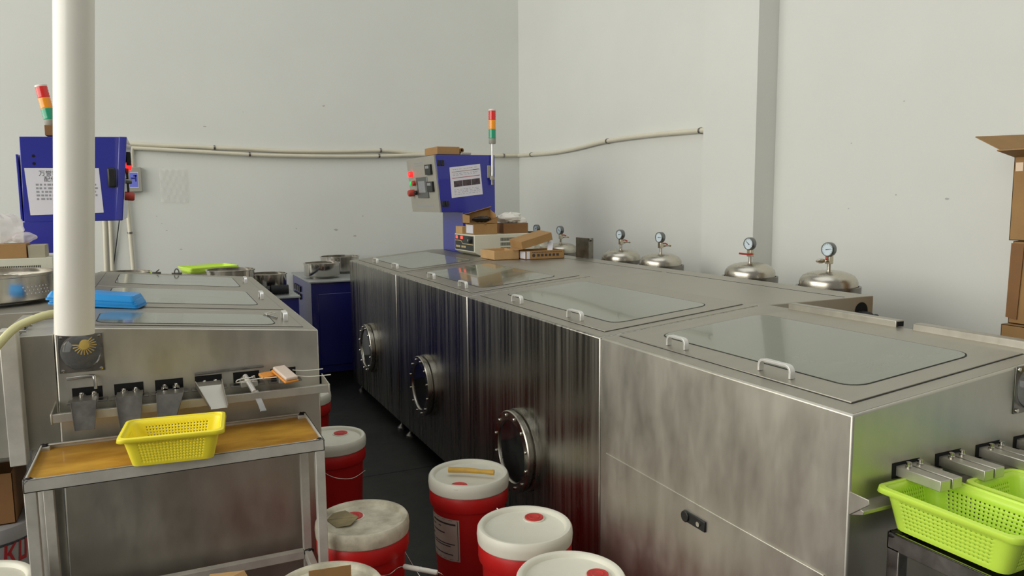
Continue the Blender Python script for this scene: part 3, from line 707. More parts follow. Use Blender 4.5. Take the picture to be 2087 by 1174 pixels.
MB_ = MB().box((2.386, 4.82, 1.16), (2.43, 4.90, 1.215)); tag(MB_.build('junction_box', M['black'], bevel=.003), 'small black box against the rear end of the right power supply', 'box')
# its support behind the supply
MB_ = MB().box((2.386, 4.80, 1.057), (2.44, 4.92, 1.16)); tag(MB_.build('terminal_block', M['cream_case'], bevel=.003), 'cream block behind the right power supply', 'block')
generator(-.440, 3.90, 4.25, -.90, 1.061, 'grey power supply with vent slots at the left edge, behind the steel bowl', -1, panel=False, v0=.048, rows=(.099,), vh=.016)

# ------------------------------------------------------------------ cardboard
def open_tray(name, label, x0, x1, y0, y1, z0, h, m, group=None, th=.003, rot=0.0, cat='box'):
    cx, cy = (x0+x1)/2, (y0+y1)/2
    t = thing(name, label, cat, (cx, cy, z0), group)
    k = MB(); k.box((x0, y0, z0), (x1, y1, z0+th))
    k.box((x0, y0, z0), (x0+th, y1, z0+h)); k.box((x1-th, y0, z0), (x1, y1, z0+h)); k.box((x0+th, y0, z0), (x1-th, y0+th, z0+h)); k.box((x0+th, y1-th, z0), (x1-th, y1, z0+h))
    k.build('tray', m, t, bevel=.0008)
    t.rotation_euler = (0, 0, rot)
    return t
DK = 1.0572
open_tray('cardboard_tray', 'open pale cardboard tray on the right deck in front of the power supply', 1.931, 2.105, 4.443, 4.673, DK, .060, M['card_pale'])
# the labelled long box with its raised cover
t = thing('cardboard_box', 'long printed carton with a white end label and its cover raised', 'box', (2.25, 4.47, DK))
k = MB(); x0, x1, y0, y1, h, th = 2.117, 2.400, 4.368, 4.560, .056, .003
k.box((x0, y0, DK), (x1, y1, DK+th)); k.box((x0, y0, DK), (x0+th, y1, DK+h)); k.box((x1-th, y0, DK), (x1, y1, DK+h)); k.box((x0, y0, DK), (x1, y0+th, DK+h)); k.box((x0, y1-th, DK), (x1, y1, DK+h))
k.build('carton', M['card'], t, bevel=.0008)
cv = MB(); Pc = lambda u, v, w: V(2.098, 4.372, 1.124)+V(.218, 0, .056)*u+V(0, .18, .010)*v+V(-.010, 0, .048)*w
cv.hexa([Pc(0, 0, 0), Pc(1, 0, 0), Pc(1, 1, 0), Pc(0, 1, 0)], [Pc(0, 0, 1), Pc(1, 0, 1), Pc(1, 1, 1), Pc(0, 1, 1)])
cv.face([Pc(0, 0, 0), Pc(0, 1, .0), V(2.062, 4.50, 1.118), V(2.062, 4.40, 1.118)])
cv.build('raised_cover', M['card'], t, bevel=.001)
MB().box((x0-.0008, y0+.004, DK+.006), (x0, y0+.10, DK+.050)).build('end_label', M['paper'], t)
MB().box((x0+.008, y0-.0008, DK+.004), (x0+.030, y0, DK+.052)).build('side_label', M['paper'], t)
pr_ = MB(); rr_ = random.Random(5)
pr_.lathe([(.001, 0), (.011, 0)], (2.175, y0-.0009, DK+.026), (0, 1, 0), 20, cap0=False, cap1=False)
for i in range(6): pr_.box((2.20+.028*i, y0-.0009, DK+.018), (2.218+.028*i, y0-.0003, DK+.034))
u = 2.165
while u < 2.375:
    pr_.box((u, y0-.0009, DK+.043), (u+.007, y0-.0003, DK+.047)); u += .0115
pr_.build('print', M['ink'], t)
sm = MB(); sm.hexa([(2.275, 4.37, 1.113), (2.310, 4.365, 1.113), (2.334, 4.40, 1.165), (2.300, 4.41, 1.170)], [(2.277, 4.375, 1.115), (2.312, 4.370, 1.115), (2.336, 4.405, 1.167), (2.302, 4.415, 1.172)])
tag(sm.build('paper_slip', M['paper']), 'crumpled white slip poking out of the long printed carton', 'paper')

GT = 1.2062
# box group on the power supply
t = thing('cardboard_box', 'brown box with a white label on the power supply, below the shoebox lid', 'box', (2.02, 4.87, GT))
MB().box((1.934, 4.795, GT), (2.108, 4.95, GT+.072)).build('carton', M['card'], t, bevel=.001)
MB().box((1.9325, 4.81, GT+.008), (1.934, 4.93, GT+.066)).build('end_label', M['paper'], t)
MB().lathe([(.010, 0), (.001, 0)], (2.02, 4.7945, GT+.0715), (0, 1, 0), 14, cap0=False, cap1=False).build('thumb_notch', M['card_dark'], t)
# tilted open shoebox lying on it, mouth to the front
t = thing('open_carton', 'open brown carton tipped on its side with a black bag inside', 'box', (2.02, 4.88, GT+.074))
Q = lambda u, v, w: V(1.905, 4.80, GT+.076)+V(.205, 0, .0)*u+V(0, .13, 0)*v+V(0, .035, .060)*w + (V(.0, 0, .034)*u*w)
k = MB()
k.sheet([Q(0, 0, 0), Q(1, 0, 0), Q(1, 1, 0), Q(0, 1, 0)], .003)
k.sheet([Q(0, 1, 0), Q(1, 1, 0), Q(1, .75, 1), Q(0, .75, 1)], .003)
k.sheet([Q(0, 0, 0), Q(0, 1, 0), Q(0, .75, 1), Q(0, -.25, .9)], .003)
k.sheet([Q(1, 0, 0), Q(1, 1, 0), Q(1, .75, 1), Q(1, .1, .7)], .003)
k.sheet([Q(.55, 0, 0), Q(1, 0, 0), Q(1.04, -.1, .5), Q(.96, -.15, .45)], .002)
k.sheet([Q(0, .75, 1), Q(1, .75, 1), Q(1, .45, 1.22), Q(0, .45, 1.02)], .003)
k.build('carton', M['card'], t)
tag(MB().ball((2.02, 4.855, GT+.102), .05, (1.35, .55, .42), 14, .35, 3).build('plastic_bag', M['bag_black']), 'black plastic bag bulging in the tipped open carton', 'bag')
tag(MB().box((1.929, 5.00, GT), (1.975, 5.13, GT+.050)).build('cardboard_box', M['card_pale'], bevel=.001), 'small pale box on the front end of the power supply', 'box')
tag(MB().box((2.185, 4.86, GT), (2.376, 5.02, GT+.070)).build('cardboard_box', M['card_dark'], bevel=.001), 'dark brown box under the white bags on the power supply', 'box')
def bag(name, m, c, r, sc, label, seed, noise=.35, n=22):
    return tag(MB().ball(c, r, sc, n, noise, seed).build(name, m, sub=1), label, 'bag')
bag('plastic_bag', M['bag'], (2.262, 4.93, GT+.106), .080, (1.25, .85, .48), 'white plastic bags heaped on the dark brown box', 5, .55, 26)
bag('plastic_bag', M['bag'], (2.345, 4.90, GT+.082), .042, (1.0, .8, .6), 'small white bag end drooping at the right of the heap', 6)

# left power supply's boxes
GL = 1.2095
t = thing('cardboard_box', 'brown box at the left edge on the grey power supply, under a clear bag', 'box', (-.64, 3.96, GL))
MB().box((-.75, 3.905, GL), (-.537, 4.03, GL+.062)).build('carton', M['card'], t, bevel=.001)
tag(MB().box((-.532, 3.91, GL), (-.467, 4.03, GL+.054)).build('cardboard_box', M['card_grey'], bevel=.001), 'small greyish box on the grey power supply, next to the blue column', 'box')
bag('plastic_bag', M['bag_clear'], (-.640, 3.97, GL+.128), .085, (1.15, .7, .8), 'clear crumpled bag on the brown box at the left edge', 11, .4)
bag('plastic_bag', M['bag_clear'], (-.555, 3.95, GL+.088), .045, (1.2, .6, .55), 'loose corner of a clear bag drooping towards the blue column', 12, .5)

# steel bracket on the deck
t = thing('steel_bracket', 'bent steel plate standing on the right deck edge between the vacuum tanks', 'bracket', (2.5, 4.3, DK))
k = MB(); k.box((2.50, 4.226, DK), (2.503, 4.392, 1.190)); k.box((2.503, 4.226, DK), (2.535, 4.229, 1.190)); k.cyl((2.50, 4.222, 1.180), (2.515, 4.222, 1.180), .010, 10)
k.build('plate', M['steel_dark'], t)

# ------------------------------------------------------------------ vacuum tanks
def tank(loc, rz_needle, valve, label, sc=1.0):
    t = thing('vacuum_tank', label, 'tank', (0, 0, 0), 'pressure tanks behind the right row')
    MB().lathe([(.128, 0), (.132, .01), (.132, 1.015)], n=40).build('barrel', M['steel'], t)
    rm = MB().lathe([(.132, 1.0), (.142, 1.0), (.142, 1.034), (.132, 1.034)], n=40, cap0=False, cap1=False)
    for a in (PI*.25, PI*1.25):
        c_ = V(.146*math.cos(a), .146*math.sin(a), 1.020); rm.obox(c_, V(math.cos(a), math.sin(a), 0)*.03, V(-math.sin(a), math.cos(a), 0)*.03, (0, 0, .026))
    rm.build('clamp_ring', M['steel_dark'], t)
    MB().lathe([(.128, 1.030), (.128, 1.052), (.124, 1.066), (.112, 1.082), (.090, 1.094), (.055, 1.103), (.02, 1.107), (.001, 1.108)], n=44, cap0=False, cap1=False).build('dome_lid', M['steel_satin'], t)
    MB().cyl((0, 0, 1.105), (0, 0, 1.140), .009, 14).build('stem', M['steel_pol'], t)
    vb = MB().box((-.013, -.013, 1.136), (.013, .013, 1.172)).build('valve_block', M['nickel'], t, bevel=.002)
    if valve == 'lever':
        MB().cyl((0, -.011, 1.150), (0, -.022, 1.150), .007, 12).build('valve_stem', M['nickel'], vb)
        MB().tube([(0, -.020, 1.150), (-.025, -.008, 1.149), (-.062, .016, 1.154)], .005, 8).build('lever', M['red_dip'], vb)
    elif valve == 'left_cock':
        MB().lathe([(.008, 0), (.010, .014), (.007, .017), (.011, .028), (.011, .042), (.005, .056)], (-.010, -.004, 1.150), (-1, .42, 0), 12).build('cock', M['nickel'], vb)
        MB().cyl((-.022, -.006, 1.158), (-.022, -.006, 1.170), .004, 10).build('cock_pin', M['red_dip'], vb)
    else:
        MB().lathe([(.006, 0), (.008, .012), (.005, .020), (.005, .040), (.008, .042), (.008, .050)], (.010, -.006, 1.150), (.9, -.45, .05), 12).build('cock', M['nickel'], vb)
        MB().tube([(.004, -.010, 1.166), (.022, -.014, 1.166), (.040, -.014, 1.158)], .004, 8).build('lever', M['red_dip'], vb)
    gx = V(-.99, -.13, .02).normalized(); gc = V(-.004, 0, 1.203)
    MB().cyl((0, 0, 1.168), (0, 0, 1.182), .006, 12).build('gauge_neck', M['nickel'], t)
    gb = MB().lathe([(.030, -.014), (.033, -.010), (.033, .012), (.031, .016), (.028, .016), (.028, .013)], gc, gx, 32, cap1=False).build('gauge', M['bezel'], t)
    MB().lathe([(.0285, .0130), (.001, .0132)], gc, gx, 28, cap0=False, cap1=False).build('dial', M['dial'], gb)
    u = V(0, 0, 1); w = gx.cross(u).normalized(); u = w.cross(gx).normalized()
    nd = MB(); dr_ = w*math.cos(rz_needle)+u*math.sin(rz_needle); pr2 = gx.cross(dr_)
    o_ = gc+gx*.0137
    nd.hexa([o_-dr_*.008-pr2*.0022, o_-dr_*.008+pr2*.0022, o_+dr_*.021+pr2*.0006, o_+dr_*.021-pr2*.0006], [p_+gx*.0008 for p_ in (o_-dr_*.008-pr2*.0022, o_-dr_*.008+pr2*.0022, o_+dr_*.021+pr2*.0006, o_+dr_*.021-pr2*.0006)])
    for k_ in range(13):
        a = math.radians(-45+270*k_/12); d_ = w*math.cos(a)+u*math.sin(a); nd.obox(o_+d_*.0235, d_*.005, gx.cross(d_)*.0009, gx*.0006)
    nd.build('dial_marks', M['ink_black'], gb)
    t.location = loc
    return t
TK = [((2.80, 2.558, 0), PI*.95, 'left_cock', 'nearest steel vacuum tank with a gauge, at the right end of the tank row'),
      ((2.80, 3.076, 0), PI*.22, 'lever', 'steel vacuum tank with a red lever, in front of the pilaster'),
      ((2.80, 3.862, 0), PI*.98, 'right_cock', 'steel vacuum tank, right one of the close middle pair'),
      ((2.80, 4.308, 0), PI*.93, 'right_cock', 'steel vacuum tank, left one of the close middle pair'),
      ((2.80, 5.153, 0), PI*1.2, 'right_cock', 'steel vacuum tank half hidden behind the long printed carton'),
      ((2.80, 5.555, 0), PI*.9, 'right_cock', 'farthest vacuum tank, only its gauge showing behind the power supply')]
for a in TK: tank(*a)

# ------------------------------------------------------------------ carton stack at the right edge
t = thing('cardboard_carton', 'tall open carton with flaps spread, top of the stack at the right edge', 'carton', (3.12, 1.85, 1.27))
def cartonbox(x0, x1, y0, y1, z0, z1, par, m, nm='carton', th=.004, top=True):
    k = MB(); k.box((x0, y0, z0), (x1, y1, z0+th))
    k.box((x0, y0, z0), (x0+th, y1, z1)); k.box((x1-th, y0, z0), (x1, y1, z1)); k.box((x0, y0, z0), (x1, y0+th, z1)); k.box((x0, y1-th, z0), (x1, y1, z1))
    if top: k.box((x0, y0, z1-th), (x1, y1, z1))
    return k.build(nm, m, par, bevel=.001)
AX0, AX1, AY0, AY1 = 2.972, 3.285, 1.50, 1.852
cartonbox(AX0, AX1, AY0, AY1, 1.272, 1.590, t, M['card'], top=False)
k = MB(); k.sheet([(AX0, AY0, 1.588), (AX0, AY1, 1.588), (AX0-.092, AY1+.010, 1.611), (AX0-.092, AY0, 1.611)], .004); k.build('side_flap', M['card'], t)
k = MB(); k.sheet([(AX0, AY1, 1.588), (AX1, AY1, 1.588), (AX1+.0, AY1+.13, 1.690), (AX0-.045, AY1+.13, 1.672)], .004); k.build('back_flap', M['card'], t)
k = MB(); k.box((AX0-.0008, AY1-.035, 1.535), (AX0, AY1-.008, 1.568)); k.build('tape', M['tape'], t)
t = thing('cardboard_carton', 'worn carton in the middle of the stack at the right edge', 'carton', (3.12, 1.83, .95))
cartonbox(2.972, 3.285, 1.48, 1.835, .952, 1.270, t, M['card'])
k = MB(); k.sheet([(2.966, 1.838, 1.262), (2.966, 1.79, 1.262), (2.966, 1.80, .97), (2.966, 1.842, .975)], .003); k.build('torn_edge', M['card_dark'], t)
t = thing('cardboard_carton', 'bottom carton of the stack at the right edge, mostly behind the machine', 'carton', (3.1, 1.8, 0))
cartonbox(2.940, 3.285, 1.45, 1.840, .0, .950, t, M['card'])

# ------------------------------------------------------------------ blue floor cabinets with bowls at the far end
def floor_cab(x0, x1, y0, y1, z, label, vents=False):
    t = thing('floor_cabinet', label, 'cabinet', ((x0+x1)/2, (y0+y1)/2, 0), 'blue floor cabinets')
    MB().box((x0, y0, .08), (x1, y1, z-.012)).build('body', M['blue_shaded'], t, bevel=.003)
    MB().box((x0-.012, y0-.014, z-.012), (x1+.01, y1+.005, z)).build('top_plate', M['grey_top'], t, bevel=.002)
    MB().box((x0+.055, y0-.006, .14), (x1-.04, y0, z-.10)).build('door', M['blue_shaded'], t, bevel=.003)
    MB().box((x0+.02, y0+.02, 0), (x1-.02, y1-.02, .08)).build('plinth', M['black'], t)
    if vents:
        v = MB()
        for i in range(4):
            for j in range(2): v.box((x0-.012, y1-.16-.085*i, z-.13-.065*j), (x0, y1-.105-.085*i, z-.085-.065*j))
        v.build('terminal_grid', M['black'], t)
    return t
floor_cab(1.045, 1.95, 6.01, 6.90, .815, 'blue cabinet with a grey top at the aisle end, carrying two steel bowls', True)
floor_cab(-.45, .868, 5.49, 6.25, .775, 'lower blue cabinet behind the left machine')

def bowl(loc, r, h, label, foot_h=.02, m='steel_pol', group='vibratory bowls', perf=False, nm='feeder_bowl'):
    t = thing(nm, label, 'bowl', (0, 0, 0), group)
    MB().lathe([(r*.70, 0), (r*.70, foot_h)], n=40).build('base', M['steel_dark'], t)
    MB().lathe([(r*.97, foot_h), (r, foot_h+.006), (r, foot_h+h-.010), (r+.006, foot_h+h-.008), (r+.006, foot_h+h), (r-.006, foot_h+h), (r-.006, foot_h+.012), (.05, foot_h+.02), (.012, foot_h+.06), (.001, foot_h+.06)], n=56, cap1=False).build('bowl', M[m], t)
    k = MB()
    pts = []
    for i in range(60):
        a = 2*PI*i/40; rr = r-.03; pts.append((rr*math.cos(a), rr*math.sin(a), foot_h+.02+(h-.03)*i/60))
    for p, q in zip(pts[:-1], pts[1:]):
        o1 = V(p[0], p[1], 0).normalized()*.025; o2 = V(q[0], q[1], 0).normalized()*.025
        k.face([V(*p)-o1, V(*p)+o1*.9, V(*q)+o2*.9, V(*q)-o2], True)
    k.build('spiral_track', M['steel'], t, solid=.002)
    t.location = loc
    return t
bowl((1.190, 6.30, .815), .142, .105, 'polished steel bowl, the nearer of two on the blue aisle-end cabinet')
bowl((1.42, 6.68, .815), .165, .125, 'polished steel bowl, the farther of two on the blue aisle-end cabinet')
bowl((-.235, 5.62, .775), .165, .125, 'steel bowl behind the left machine, seen just right of the thick pipe', .088)
bowl((.430, 5.63, .775), .160, .130, 'steel bowl behind the left machine, just right of the lime trays', .07)
bowl((.705, 5.86, .775), .135, .118, 'steel bowl on the lower blue cabinet with a black motor before it', .02)
# loose black motor in front of that bowl
t = thing('small_motor', 'black ribbed motor on the lower blue cabinet in front of a bowl', 'motor', (.76, 5.62, .775))
mo = MB(); pf = []
for i in range(12): pf += [(.036, .01*i), (.036, .01*i+.006), (.031, .01*i+.006), (.031, .01*i+.01)]
mo.lathe(pf, (.700, 5.63, .812), (1, -.15, 0), 20); mo.build('casing', M['black_rubber'], t)
MB().lathe([(.020, 0), (.030, .01), (.030, .035), (.012, .045)], (.700, 5.63, .812), (-1, .15, 0), 18).build('end_bell', M['black'], t)
# perforated bowl on the left deck
bowl((-.630, 3.56, 1.0605), .235, .105, 'large perforated steel bowl on the left deck, partly behind the thick pipe', .012, group=None)
pf = MB(); rr_ = random.Random(1)
for i in range(7):
    for j in range(3):
        a = math.radians(-52+4.2*i+1.6*j); c_ = V(-.630+.2358*math.cos(a), 3.56+.2358*math.sin(a), 1.130-.013*j)
        pf.lathe([(.0032, 0), (.0001, 0)], c_, (math.cos(a), math.sin(a), 0), 8, cap0=False, cap1=False)
for o in bpy.data.objects:
    if o.get('label', '').startswith('large perforated'):
        h_ = pf.build('perforations', M['paper'], o)

# lime trays on a small stand
t = thing('tray_stand', 'small steel stand carrying lime trays behind the left machine', 'stand', (.3, 5.75, .775))
MB().box((.115, 5.86, .775), (.47, 6.12, .938)).build('box', M['steel'], t, bevel=.003)
def flat_tray(loc, rz, w, d, h, m, label, group, up=1):
    t = thing('plastic_tray', label, 'tray', (0, 0, 0), group)
    outer = rrect(w, d, .02); inner = rrect(w-.03, d-.03, .015)
    k = MB(); k.ring([[(x, y, h) for x, y in outer], [(x*.97, y*.97, h-.008) for x, y in outer], [(x, y, 0) for x, y in inner]], cap0=False, cap1=True, smooth=False)
    k.build('tray', m, t, solid=.004)
    MB().ring([[(x*1.01, y*1.01, h+.003) for x, y in outer], [(x*1.01, y*1.01, h-.004) for x, y in outer], [(x*.97, y*.97, h-.004) for x, y in outer], [(x*.97, y*.97, h+.003) for x, y in outer], [(x*1.01, y*1.01, h+.003) for x, y in outer]], cap0=False, cap1=False, smooth=False).build('rim', m, t)
    t.location = loc; t.rotation_euler = (0, 0, rz)
    return t
for i, nm in enumerate(('lowest', 'middle', 'topmost')):
    flat_tray((.312-.003*i, 5.975-.003*i, .9405+.009*i), .26+.03*i, .35, .26, .018, M['lime'], nm+' lime green tray in the little stack by the back wall', 'lime green trays')

# small clips on the far edge of the left machine
z0 = LZ(-.03)+.001
k = MB(); k.box((-.055, 4.715, z0), (-.010, 4.75, z0+.010)); k.tube([(-.035, 4.73, z0+.010), (-.018, 4.725, z0+.024)], .003, 8)
tag(k.build('steel_clip', M['steel_dark']), 'small steel clip on the far edge of the left machine', 'clip')
z0 = LZ(.07)+.001
k = MB(); k.box((.045, 4.715, z0), (.10, 4.75, z0+.010)); k.tube([(  .060+.012+.012*math.cos(a), 4.73, z0+.010+.022*max(0, math.sin(a))) for a in [PI*i/10 for i in range(11)]], .0035, 8)
tag(k.build('cable_clamp', M['steel_dark']), 'small clamp with a dark cable loop, right of the steel clip', 'clamp')

# blue trays lying on the left lids
def trough(loc, rot, label):
    t = thing('plastic_tray', label, 'tray', (0, 0, 0), 'sky blue trays')
    w, d, h = .30, .13, .026
    k = MB(); o1 = rrect(w, d, .012); 
    k.ring([[(x, y, 0) for x, y in o1], [(x*.99, y*.98, .010) for x, y in o1], [(x*.93, y*.84, h) for x, y in o1]], cap0=False, cap1=True, smooth=False)
    k.build('tray', M['sky'], t, solid=.003)
    MB().ring([[(x, y, -.004) for x, y in o1], [(x*1.025, y*1.05, -.004) for x, y in o1], [(x*1.025, y*1.05, .003) for x, y in o1], [(x, y, .003) for x, y in o1], [(x, y, -.004) for x, y in o1]], cap0=False, cap1=False, smooth=False).build('rim', M['sky'], t)
    t.location = loc; t.rotation_euler = rot
    return t
tr = math.atan(SL)
trough((-.225, 3.225, LZ(-.225)+.012), (.0, tr, -.24), 'lower upturned sky blue tray on the left machine, behind the thick pipe')
trough((-.232, 3.228, LZ(-.232)+.026), (.0, tr+.01, -.24), 'upper upturned sky blue tray on the left machine, behind the thick pipe')

# ------------------------------------------------------------------ work tables
def table(x0, x1, y0, y1, z, label, lower=.235, board=True, fm='frame'):
    t = thing('work_table', label, 'table', ((x0+x1)/2, (y0+y1)/2, 0), 'steel tube work tables')
    w = .028; hr = .036
    if board: part_label(MB().box((x0+.004, y0+.004, z-.022), (x1-.004, y1-.004, z-.014)).build('table_board', M['board'], t), 'oil-stained ochre board')
    else: MB().box((x0+.004, y0+.004, z-.022), (x1-.004, y1-.004, z-.014)).build('table_board', M['steel_dark'], t)
    fr = MB()
    th = .004
    fr.box((x0, y0, z-hr), (x1, y0+th, z)); fr.box((x0, y1-th, z-hr), (x1, y1, z)); fr.box((x0, y0, z-hr), (x0+th, y1, z)); fr.box((x1-th, y0, z-hr), (x1, y1, z))
    fr.box((x0, y0, z-hr), (x1, y0+w, z-hr+th)); fr.box((x0, y1-w, z-hr), (x1, y1, z-hr+th))
    fr.box((x0, y0, z-.003), (x1, y0+.008, z)); fr.box((x0, y1-.014, z-.003), (x1, y1, z)); fr.box((x0, y0, z-.003), (x0+.008, y1, z)); fr.box((x1-.008, y0, z-.003), (x1, y1, z))
    fr.build('top_frame', M[fm], t, bevel=.001)
    for lx in (x0+.0005, x1-w-.0005):
        for ly in (y0+.0005, y1-w-.0005): MB().box((lx, ly, 0), (lx+w, ly+w, z-.004)).build('leg', M[fm], t, bevel=.002)
    if lower:
        lf = MB()
        lf.box((x0+w, y1-w-.002, lower-.030), (x1-w, y1-.002, lower)); lf.box((x0+.002, y0+w, lower-.030), (x0+w-.002, y1-w, lower)); lf.box((x1-w+.002, y0+w, lower-.030), (x1-.002, y1-w, lower))
        lf.build('lower_rail', M[fm], t, bevel=.002)
    r3 = random.Random(2)
    for lx in (x0+.012, x1-.012):
        for ly in (y0+.012, y1-.010):
            part_label(MB().ball((lx, ly, z-.006), .0125, (1.1, 1.1, .7), 12, .35, r3.randint(0, 99)).build('weld', M['weld'], t), 'burnt dark weld')
            if ly > y0+.1: part_label(MB().ball((lx, ly-.01, lower-.008), .018, (1.0, 1.2, .9), 12, .35, r3.randint(0, 99)).build('weld', M['weld'], t), 'burnt dark weld')
    return t
table(-.368, .420, 2.290, 2.625, .722, 'slim steel work table with an ochre board in front of the left cabinet')
table(1.335, 2.05, .42, 1.040, .757, 'steel work table under the lime baskets at the right edge', board=False, fm='steel_dark')

# ------------------------------------------------------------------ perforated baskets
def basket_proto(name, m, w, d, h, label, group=None, nw=22, nd=15, nh=7, tex=True):
    t = thing(name, label, 'basket', (0, 0, 0), group)
    r = .022; tp = .84
    # perimeter samples, flagged where holes may go
    per = []
    def straight(ax, ay, bx, by, n):
        m_ = 2*n+1
        for i in range(m_):
            u = (i+(.12 if i % 2 else -.12)*(0 < i))/m_
            per.append((ax+(bx-ax)*u, ay+(by-ay)*u, i % 2 == 1 and 1 < i < m_-2))
    def corner(cx, cy, a0):
        for i in range(4):
            a = math.radians(a0+90*i/4); per.append((cx+r*math.cos(a), cy+r*math.sin(a), False))
    X, Y = w/2, d/2
    straight(X, -Y+r, X, Y-r, nd); corner(X-r, Y-r, 0); straight(X-r, Y, -X+r, Y, nw); corner(-X+r, Y-r, 90)
    straight(-X, Y-r, -X, -Y+r, nd); corner(-X+r, -Y+r, 180); straight(-X+r, -Y, X-r, -Y, nw); corner(X-r, -Y+r, 270)
    rows = [0, .06]
    for j in range(nh):
        z0 = .13+.70*j/nh; rows += [z0, z0+.70/nh*.42]
    rows += [.86, 1.0]
    k = MB(); bm = k.bm; L = []
    for v in rows:
        s_ = tp+(1-tp)*v; L.append([bm.verts.new((x*s_, y*s_, h*v)) for x, y, _ in per])
    n = len(per)
    for j in range(len(rows)-1):
        hole_row = (j >= 2 and j < len(rows)-2 and (j-2) % 2 == 0)
        for i in range(n):
            if hole_row and per[i][2]: continue
            bm.faces.new((L[j][i], L[j][(i+1) % n], L[j+1][(i+1) % n], L[j+1][i]))
    bm.faces.new(L[0][::-1])
    k.build('body', m, t, solid=.0024)
    rm = MB(); o = [(x, y) for x, y, _ in per]
    rm.ring([[(x, y, h-.002) for x, y in o], [(x*1.0+.004*(1 if x > 0 else -1), y+.004*(1 if y > 0 else -1), h+.003) for x, y in o], [(x+.011*(1 if x > 0 else -1), y+.011*(1 if y > 0 else -1), h+.001) for x, y in o], [(x+.013*(1 if x > 0 else -1), y+.013*(1 if y > 0 else -1), h-.009) for x, y in o]], cap0=False, cap1=False)
    rm.build('rim', m, t, solid=.0024)
    return t
yb = basket_proto('plastic_basket', M['yellow'], .250, .185, .083, 'yellow perforated basket hanging over the edge of the slim work table')
yb.location = (.004, 2.345, .7235); yb.rotation_euler = (0, 0, -.10)
gb = basket_proto('plastic_basket', M['lime'], .272, .155, .083, 'lime perforated basket under the first feed rails, nearest the cabinet corner', 'lime baskets on the right table')
gb.location = (1.425, .930, .7585); gb.rotation_euler = (0, 0, PI/2+.02)
gb2 = place(gb, (1.613, .866, .7585), PI/2+.02, 'lime perforated basket at the right edge, second from the cabinet corner', 'lime baskets on the right table')
bb = basket_proto('plastic_basket', M['teal'], .26, .155, .083, 'light blue basket behind the second lime basket, under the feed rails')
bb.location = (1.795, .880, .7585); bb.rotation_euler = (0, 0, PI/2+.05)

# ------------------------------------------------------------------ buckets
def bucket_proto():
    t = thing('paint_bucket', 'proto', 'bucket', (0, 0, 0), 'red buckets with white lids')
    MB().lathe([(.124, 0), (.128, .004), (.140, .285), (.150, .290), (.1525, .300), (.1525, .340), (.149, .346), (.149, .360)], n=56).build('pail', M['red'], t)
    MB().lathe([(.150, .346), (.154, .350), (.156, .372), (.154, .392), (.149, .399), (.139, .3995), (.134, .396), (.130, .386), (.127, .3845), (.001, .3845)], n=64, cap0=False, cap1=False).build('lid', M['lid_white'], t)
    return t
bp = bucket_proto()
def spout(par, x, y, z=.3845, m='red_cap'):
    MB().lathe([(.0365, 0), (.0365, .0035), (.033, .0038)], (x, y, z), (0, 0, 1), 30).build('spout_ring', M['lid_white'], par)
    return part_label(MB().lathe([(.031, .0038), (.031, .0070), (.028, .0078), (.025, .0060), (.018, .0060), (.0165, .0078), (.014, .0060), (.001, .0060)], (x, y, z), (0, 0, 1), 30).build('spout_cap', M[m], par), 'red spout cap')
BK = [((1.020, 2.125), (1.080, 2.178), 'red bucket with a clean white lid, middle of the three along the right machine', 'lid_white', .40),
      ((1.030, 2.645), (.955, 2.553), 'red bucket with a labelled side and a yellow stick on its lid', 'lid_white', .40),
      ((.990, 1.765), (1.069, 1.752), 'nearest red bucket with a white lid, cut by the bottom edge', 'lid_white', .40),
      ((.560, 2.425), (.540, 2.466), 'red bucket with a soiled lid and a paper scrap, beside the slim table leg', 'lid_dirty', .395),
      ((.645, 3.36), (.700, 3.41), 'dark red bucket by the left machine, behind the slim table', 'lid_white', .395),
      ((.655, 4.18), None, 'farthest red bucket, peeking out past the left machine corner', 'lid_white', .40),
      ((.365, 2.03), None, 'bucket with a soiled cream lid carrying a box of brass parts', 'lid_dirty', .385)]
BO = []
for i, (p, cap, lab, lm, zh) in enumerate(BK):
    c_ = bp if i == 0 else copy_tree(bp)
    BO.append(c_)
for c_, (p, cap, lab, lm, zh) in zip(BO, BK):
    c_.location = (p[0], p[1], 0); c_['label'] = lab; c_.scale = (1, 1, zh/.40)
    for ch in c_.children:
        if ch.name.startswith('lid') and lm != 'lid_white':
            ch.data = ch.data.copy(); ch.data.materials.clear(); ch.data.materials.append(M[lm])
    if cap: spout(c_, cap[0], cap[1])
# the wrapped label of the second bucket and lettering on the first
def wrap_patch(par, cx, cy, r0, r1, z0, z1, a0, a1, m, nm, n=16):
    k = MB(); bm = k.bm; A = []; B = []
    for i in range(n+1):
        a = a0+(a1-a0)*i/n
        A.append(bm.verts.new((cx+r0*math.cos(a), cy+r0*math.sin(a), z0))); B.append(bm.verts.new((cx+r1*math.cos(a), cy+r1*math.sin(a), z1)))
    for i in range(n):
        f = bm.faces.new((A[i], A[i+1], B[i+1], B[i])); f.smooth = True
    return k.build(nm, M[m], par)
b2 = BO[1]; cx, cy = 1.03, 2.645
def rad(z): return .128+.012*(z-.004)/.281
lb = wrap_patch(b2, cx, cy, rad(.095)+.0012, rad(.262)+.0012, .095, .262, math.radians(150), math.radians(233), 'label', 'paper_label')
def lline(a0, a1, z, h=.004): wrap_patch(lb, cx, cy, rad(z)+.0018, rad(z+h)+.0018, z, z+h, math.radians(a0), math.radians(a1), 'ink', 'label_print', 6)
lline(176, 227, .238, .007); lline(168, 184, .222); lline(192, 198, .224); lline(172, 206, .200, .005); lline(166, 176, .178, .006); lline(170, 225, .160); lline(170, 217, .151); lline(170, 221, .118)
